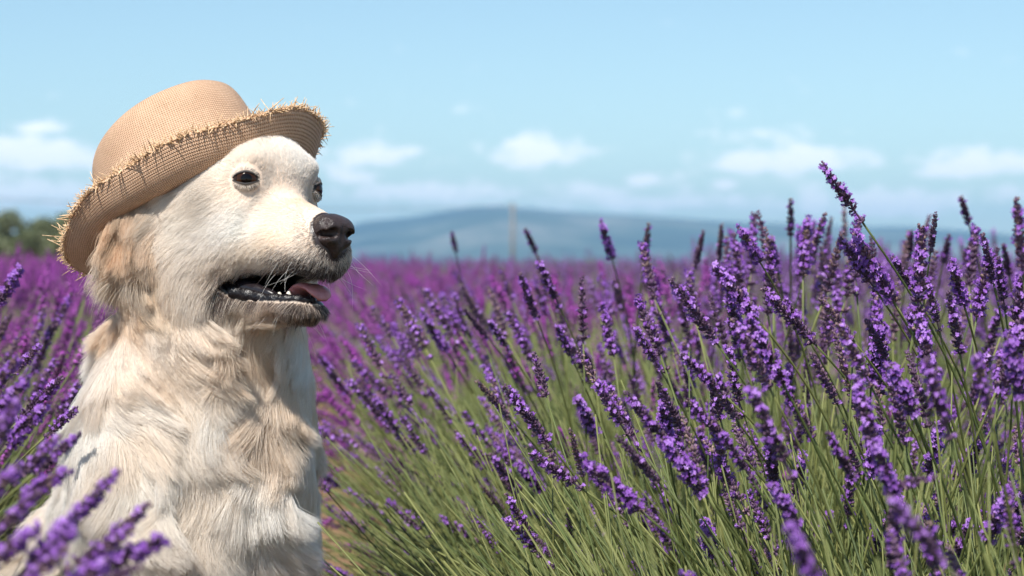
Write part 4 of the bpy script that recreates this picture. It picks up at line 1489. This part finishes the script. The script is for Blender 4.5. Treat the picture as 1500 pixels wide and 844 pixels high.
# ---- stalks picked out one by one where the photograph shows them: tip and foot of the spike in the picture, depth, kind
HERO = [(1205, 243, 1262, 324, 1.75, 0, 'tall'), (1158, 294, 1158, 345, 2.9, 5, 'thin'), (1208, 315, 1185, 385, 2.5, 1, ''), (1057, 330, 1053, 380, 2.9, 3, ''), (1030, 340, 1018, 392, 2.9, 3, ''),
        (1085, 338, 1112, 382, 2.1, 2, ''), (1130, 348, 1140, 398, 2.6, 4, ''), (1172, 337, 1175, 384, 2.7, 2, ''), (1050, 396, 1104, 461, 1.75, 2, ''), (1120, 425, 1190, 500, 1.9, 1, ''),
        (985, 412, 1048, 500, 1.75, 1, ''), (1232, 352, 1282, 424, 1.8, 0, ''), (1256, 350, 1308, 440, 1.8, 2, ''), (1308, 378, 1345, 438, 1.9, 4, ''), (1203, 438, 1248, 496, 1.8, 3, ''),
        (1370, 314, 1363, 367, 2.1, 3, ''), (1408, 290, 1418, 325, 2.8, 5, ''), (1430, 342, 1413, 380, 2.8, 5, ''), (1335, 340, 1330, 378, 2.9, 5, ''), (1348, 338, 1345, 374, 3.0, 5, ''),
        (1390, 346, 1382, 384, 2.9, 5, ''), (1440, 345, 1455, 412, 1.85, 1, ''), (1489, 294, 1499, 400, 1.5, 1, ''), (1470, 360, 1478, 402, 2.7, 5, ''), (1395, 390, 1412, 446, 1.9, 2, ''),
        (1462, 380, 1472, 452, 1.85, 0, ''), (1360, 420, 1376, 484, 1.9, 4, ''), (1390, 430, 1406, 516, 1.75, 1, ''), (1358, 530, 1392, 642, 1.4, 0, ''), (1308, 540, 1338, 606, 1.6, 2, ''),
        (1230, 478, 1276, 566, 1.6, 0, ''), (1432, 530, 1450, 612, 1.4, 4, ''), (1075, 470, 1126, 566, 1.6, 1, ''), (1100, 474, 1146, 560, 1.65, 2, ''), (1000, 522, 1062, 580, 1.75, 0, ''),
        (964, 560, 1000, 634, 1.75, 3, ''), (1008, 588, 1068, 650, 1.7, 1, ''), (875, 563, 918, 636, 1.7, 4, ''), (918, 577, 980, 652, 1.65, 1, ''), (976, 650, 1030, 722, 1.62, 2, ''),
        (906, 642, 962, 704, 1.6, 3, ''), (862, 681, 936, 746, 1.6, 2, ''), (740, 568, 800, 644, 1.9, 1, ''), (780, 666, 852, 716, 1.8, 0, ''), (1284, 656, 1308, 722, 1.45, 2, ''),
        (1368, 700, 1312, 714, 1.45, 5, 'bent'), (1322, 752, 1382, 824, 1.12, 0, 'blur'), (1162, 782, 1192, 850, 1.05, 2, 'blur'), (1134, 714, 1166, 768, 1.5, 2, ''), (882, 330, 896, 378, 2.9, 2, ''),
        (762, 403, 786, 466, 2.4, 1, ''), (790, 385, 820, 450, 2.4, 4, ''), (815, 476, 840, 530, 2.3, 0, ''), (680, 453, 714, 494, 2.6, 3, ''), (620, 462, 654, 514, 2.8, 2, ''),
        (716, 470, 746, 514, 2.5, 0, ''), (950, 330, 944, 378, 2.9, 5, ''), (770, 337, 784, 368, 3.4, 5, ''), (662, 341, 667, 366, 4.0, 5, ''), (1145, 560, 1190, 640, 1.7, 1, ''),
        (1190, 520, 1226, 590, 1.75, 3, ''), (1060, 640, 1100, 700, 1.6, 4, ''), (1215, 640, 1250, 700, 1.55, 1, ''), (1040, 560, 1076, 610, 1.8, 3, ''), (1150, 440, 1180, 490, 2.1, 4, ''),
        (1480, 500, 1496, 580, 1.5, 2, ''), (1270, 470, 1300, 530, 1.85, 3, ''), (1330, 460, 1352, 520, 1.85, 4, ''), (930, 480, 966, 540, 2.1, 0, ''), (700, 560, 742, 606, 2.2, 3, ''),
        (156, 709, 100, 774, 1.00, 0, 'fore'), (216, 741, 138, 812, 1.00, 1, 'fore'), (230, 795, 124, 840, .95, 2, 'fore'), (113, 639, 52, 692, 1.15, 1, 'fore'), (93, 692, 32, 732, 1.05, 2, 'fore'),
        (100, 764, 46, 822, .90, 2, 'fore'), (50, 776, -14, 824, .90, 2, 'fore'), (88, 555, 28, 616, 1.45, 1, 'fore'), (56, 508, 20, 546, 1.6, 4, 'fore'), (28, 396, 0, 440, 1.35, 2, 'fore'),
        (12, 612, -26, 690, .95, 0, 'fore'), (20, 690, -40, 750, .92, 2, 'fore'), (150, 826, 70, 880, .88, 2, 'fore'), (64, 830, 4, 880, .88, 0, 'fore'), (36, 560, -8, 604, 1.2, 2, 'fore'),
        (110, 600, 66, 640, 1.6, 0, 'fore'), (10, 470, -20, 520, 1.2, 3, 'fore'), (190, 836, 110, 872, .9, 3, 'fore'), (70, 655, 18, 708, 1.1, 0, 'fore'), (130, 735, 78, 790, .98, 1, 'fore'), (36, 740, -16, 790, .95, 1, 'fore'),
        (84, 800, 26, 850, .9, 4, 'fore'), (170, 790, 96, 838, .95, 0, 'fore'), (60, 600, 14, 650, 1.3, 2, 'fore'), (14, 540, -24, 590, 1.2, 0, 'fore')]
LBL = {'tall': 'tall lavender stalk leaning on a long bare stem, highest of all against the sky',
       'thin': 'thin upright lavender stalk with small dark spike standing clear against the clouds',
       'bent': 'lavender stalk with a dark spike drooping sideways across the green stems'}
GROUP_R = 'lavender stalks in the row the dog looks over'
GROUP_L = 'lavender stalks in the row behind the dog\'s back'

def stalk(loc, rot, sc, v, label, group, spin_q=None):
    t = obj('lavender_stalk', None)
    tag(t, label, 'lavender', group)
    return t

def hero(x1, y1, x0, y0, d, v, kind):
    if kind == 'fore': d *= 1.22
    T = W(x1, y1, d * .985); S0 = W(x0, y0, d)
    ax = T - S0
    # a spike turned partly towards or away from the camera keeps its real length
    Ls = VAR[v]['Ls'] + (.016 if SPEC[v][4] else 0)
    ln = np.linalg.norm(ax)
    sc = min(max(ln / Ls, .75), 1.7)
    ax /= ln
    foot = S0.copy()
    side = -1 if kind == 'fore' else 1
    t = obj('lavender_stalk', None)
    # stem: leaves the spike along its axis, then bends down to the bush
    reach = .26 if kind != 'tall' else .34
    A = S0
    if kind == 'bent':
        B = S0 + np.array([-.01, .02, -.03]); C_ = S0 + np.array([.05, .08, -.16])
    else:
        B = S0 - ax * reach * .45; C_ = S0 - ax * reach
    base = C_ + (C_ - B) * .35
    base = np.array([base[0], base[1] + .05, 0.0])
    gz = float(ground_z(base[1])); base[2] = gz
    tt = np.linspace(0, 1, 12)[:, None]
    path = (1 - tt) ** 3 * A + 3 * (1 - tt) ** 2 * tt * B + 3 * (1 - tt) * tt ** 2 * C_ + tt ** 3 * base
    t.location = tuple(base)
    v_, f_ = tube(path - base, np.linspace(.0011, .0015, 12) * max(1, sc * .9), 6)
    obj('stem', mesh_from('stem', v_, f_), LM['lavender_stem'], t)
    off = .016 * sc if SPEC[v][4] else 0
    loc = S0 + ax * off - base
    q = Vector(ax).to_track_quat('Z', 'Y') @ Matrix.Rotation(random.uniform(0, 6.28), 3, 'Z').to_quaternion()
    sp = obj('flower_spike', VAR[v]['spike'], None, t)
    sp.location = tuple(loc); sp.rotation_mode = 'QUATERNION'; sp.rotation_quaternion = q; wsc = min(sc, 1.12) * 1.05; sp.scale = (wsc, wsc, sc)
    obj('open_florets', VAR[v]['petals'], None, sp)['kind'] = 'stuff'
    words = VAR[v]['words']
    dx, dy = x1 - x0, y0 - y1
    tl = 'upright' if abs(dx) < .3 * dy else ('tilted' if abs(dx) < .75 * dy else 'strongly bowed')
    big = 'big' if sc > 1.3 else ('small' if sc < 1 else '')
    if kind in LBL: lab = LBL[kind]
    elif kind == 'fore': lab = 'lavender beside the dog\'s flank, %s' % words
    elif kind == 'blur': lab = 'blurred lavender low in front, %s' % words
    elif y0 < 400: lab = 'lavender stalk against the mountains, %s' % words
    else: lab = 'lavender leaning over bare green stems, %s' % words
    if kind not in LBL: lab = ' '.join((big + ' ' + tl + ' ' + lab).split())
    tag(t, lab, 'lavender', GROUP_L if kind == 'fore' else GROUP_R)
for h_ in HERO:
    hero(*h_)

# ---- the largest of the remaining stalks, one object each; everything farther as one mass
N_SINGLE = 300 - len(HERO)
x, y, d = project(tip)
size = np.where((x > 0) & (x < 1500) & (y > 0) & (y < 840) & (SV < 14) & (d > .5), SS / d, 0)
spread = size * rng.uniform(.8, 1.2, len(size))
order = np.argsort(-spread)[:N_SINGLE]
pick = np.zeros(len(SP), bool); pick[order] = True
for i in order:
    v = int(SV[i]); v = v if v < 6 else (v - 6) % 4
    t = obj('lavender_stalk', None)
    t.location = tuple(SP[i])
    t.rotation_mode = 'QUATERNION'
    t.rotation_quaternion = Vector(SD[i]).to_track_quat('Z', 'Y') @ Matrix.Rotation(float(rng.uniform(0, 6.28)), 3, 'Z').to_quaternion()
    t.scale = (SS[i],) * 3
    obj('stem', VAR[v]['stem'], None, t)
    sp = obj('flower_spike', VAR[v]['spike'], None, t)
    sp.location = (0, 0, STEM_L)
    obj('open_florets', VAR[v]['petals'], None, sp)['kind'] = 'stuff'
    ht = 'tall' if SS[i] > 1.10 else ('short' if SS[i] < .95 else 'mid-height')
    ln = 'upright' if SD[i][2] > .88 else ('slanting' if SD[i][2] > .62 else 'low-lying')
    lab = '%s %s lavender stalk %s, %s' % (ht, ln, 'in the dog\'s view' if SSIDE[i] > 0 else 'behind the dog', VAR[v]['words'])
    tag(t, lab, 'lavender', GROUP_R if SSIDE[i] > 0 else GROUP_L)

def mass(name, sel, label):
    P = SP[sel]; n = len(P)
    me = bpy.data.meshes.new(name)
    me.vertices.add(n)
    me.vertices.foreach_set('co', P.astype(np.float32).ravel())
    rot = np.array([tuple((Vector(dv).to_track_quat('Z', 'Y') @ Matrix.Rotation(a, 3, 'Z').to_quaternion()).to_euler()) for dv, a in zip(SD[sel].tolist(), rng.uniform(0, 6.28, n).tolist())], dtype=np.float32)
    at = me.attributes.new('turn', 'FLOAT_VECTOR', 'POINT'); at.data.foreach_set('vector', rot.ravel())
    at = me.attributes.new('size', 'FLOAT', 'POINT'); at.data.foreach_set('value', SS[sel].astype(np.float32))
    at = me.attributes.new('which', 'INT', 'POINT'); at.data.foreach_set('value', SV[sel].astype(np.int32))
    o = obj(name, me)
    ng = bpy.data.node_groups.new(name, 'GeometryNodeTree')
    ng.interface.new_socket('Geometry', in_out='INPUT', socket_type='NodeSocketGeometry')
    ng.interface.new_socket('Geometry', in_out='OUTPUT', socket_type='NodeSocketGeometry')
    N, L = ng.nodes, ng.links
    gi, go = N.new('NodeGroupInput'), N.new('NodeGroupOutput')
    ci = N.new('GeometryNodeCollectionInfo')
    ci.inputs['Collection'].default_value = SRC
    ci.inputs['Separate Children'].default_value = True
    ci.inputs['Reset Children'].default_value = True
    ip = N.new('GeometryNodeInstanceOnPoints')
    ip.inputs['Pick Instance'].default_value = True
    def named(nm, ty):
        a = N.new('GeometryNodeInputNamedAttribute'); a.data_type = ty; a.inputs['Name'].default_value = nm
        return a.outputs['Attribute']
    L.new(gi.outputs[0], ip.inputs['Points'])
    L.new(ci.outputs[0], ip.inputs['Instance'])
    L.new(named('which', 'INT'), ip.inputs['Instance Index'])
    e2r = N.new('FunctionNodeEulerToRotation')
    L.new(named('turn', 'FLOAT_VECTOR'), e2r.inputs[0])
    L.new(e2r.outputs[0], ip.inputs['Rotation'])
    L.new(named('size', 'FLOAT'), ip.inputs['Scale'])
    L.new(ip.outputs[0], go.inputs[0])
    md = o.modifiers.new('planting', 'NODES'); md.node_group = ng
    tag(o, label, 'lavender', kind='stuff')
    return o
mass('lavender_field', ~pick, 'dense mass of purple lavender with olive-green stems filling the field')
print('STALKS', len(SP), int(pick.sum()))
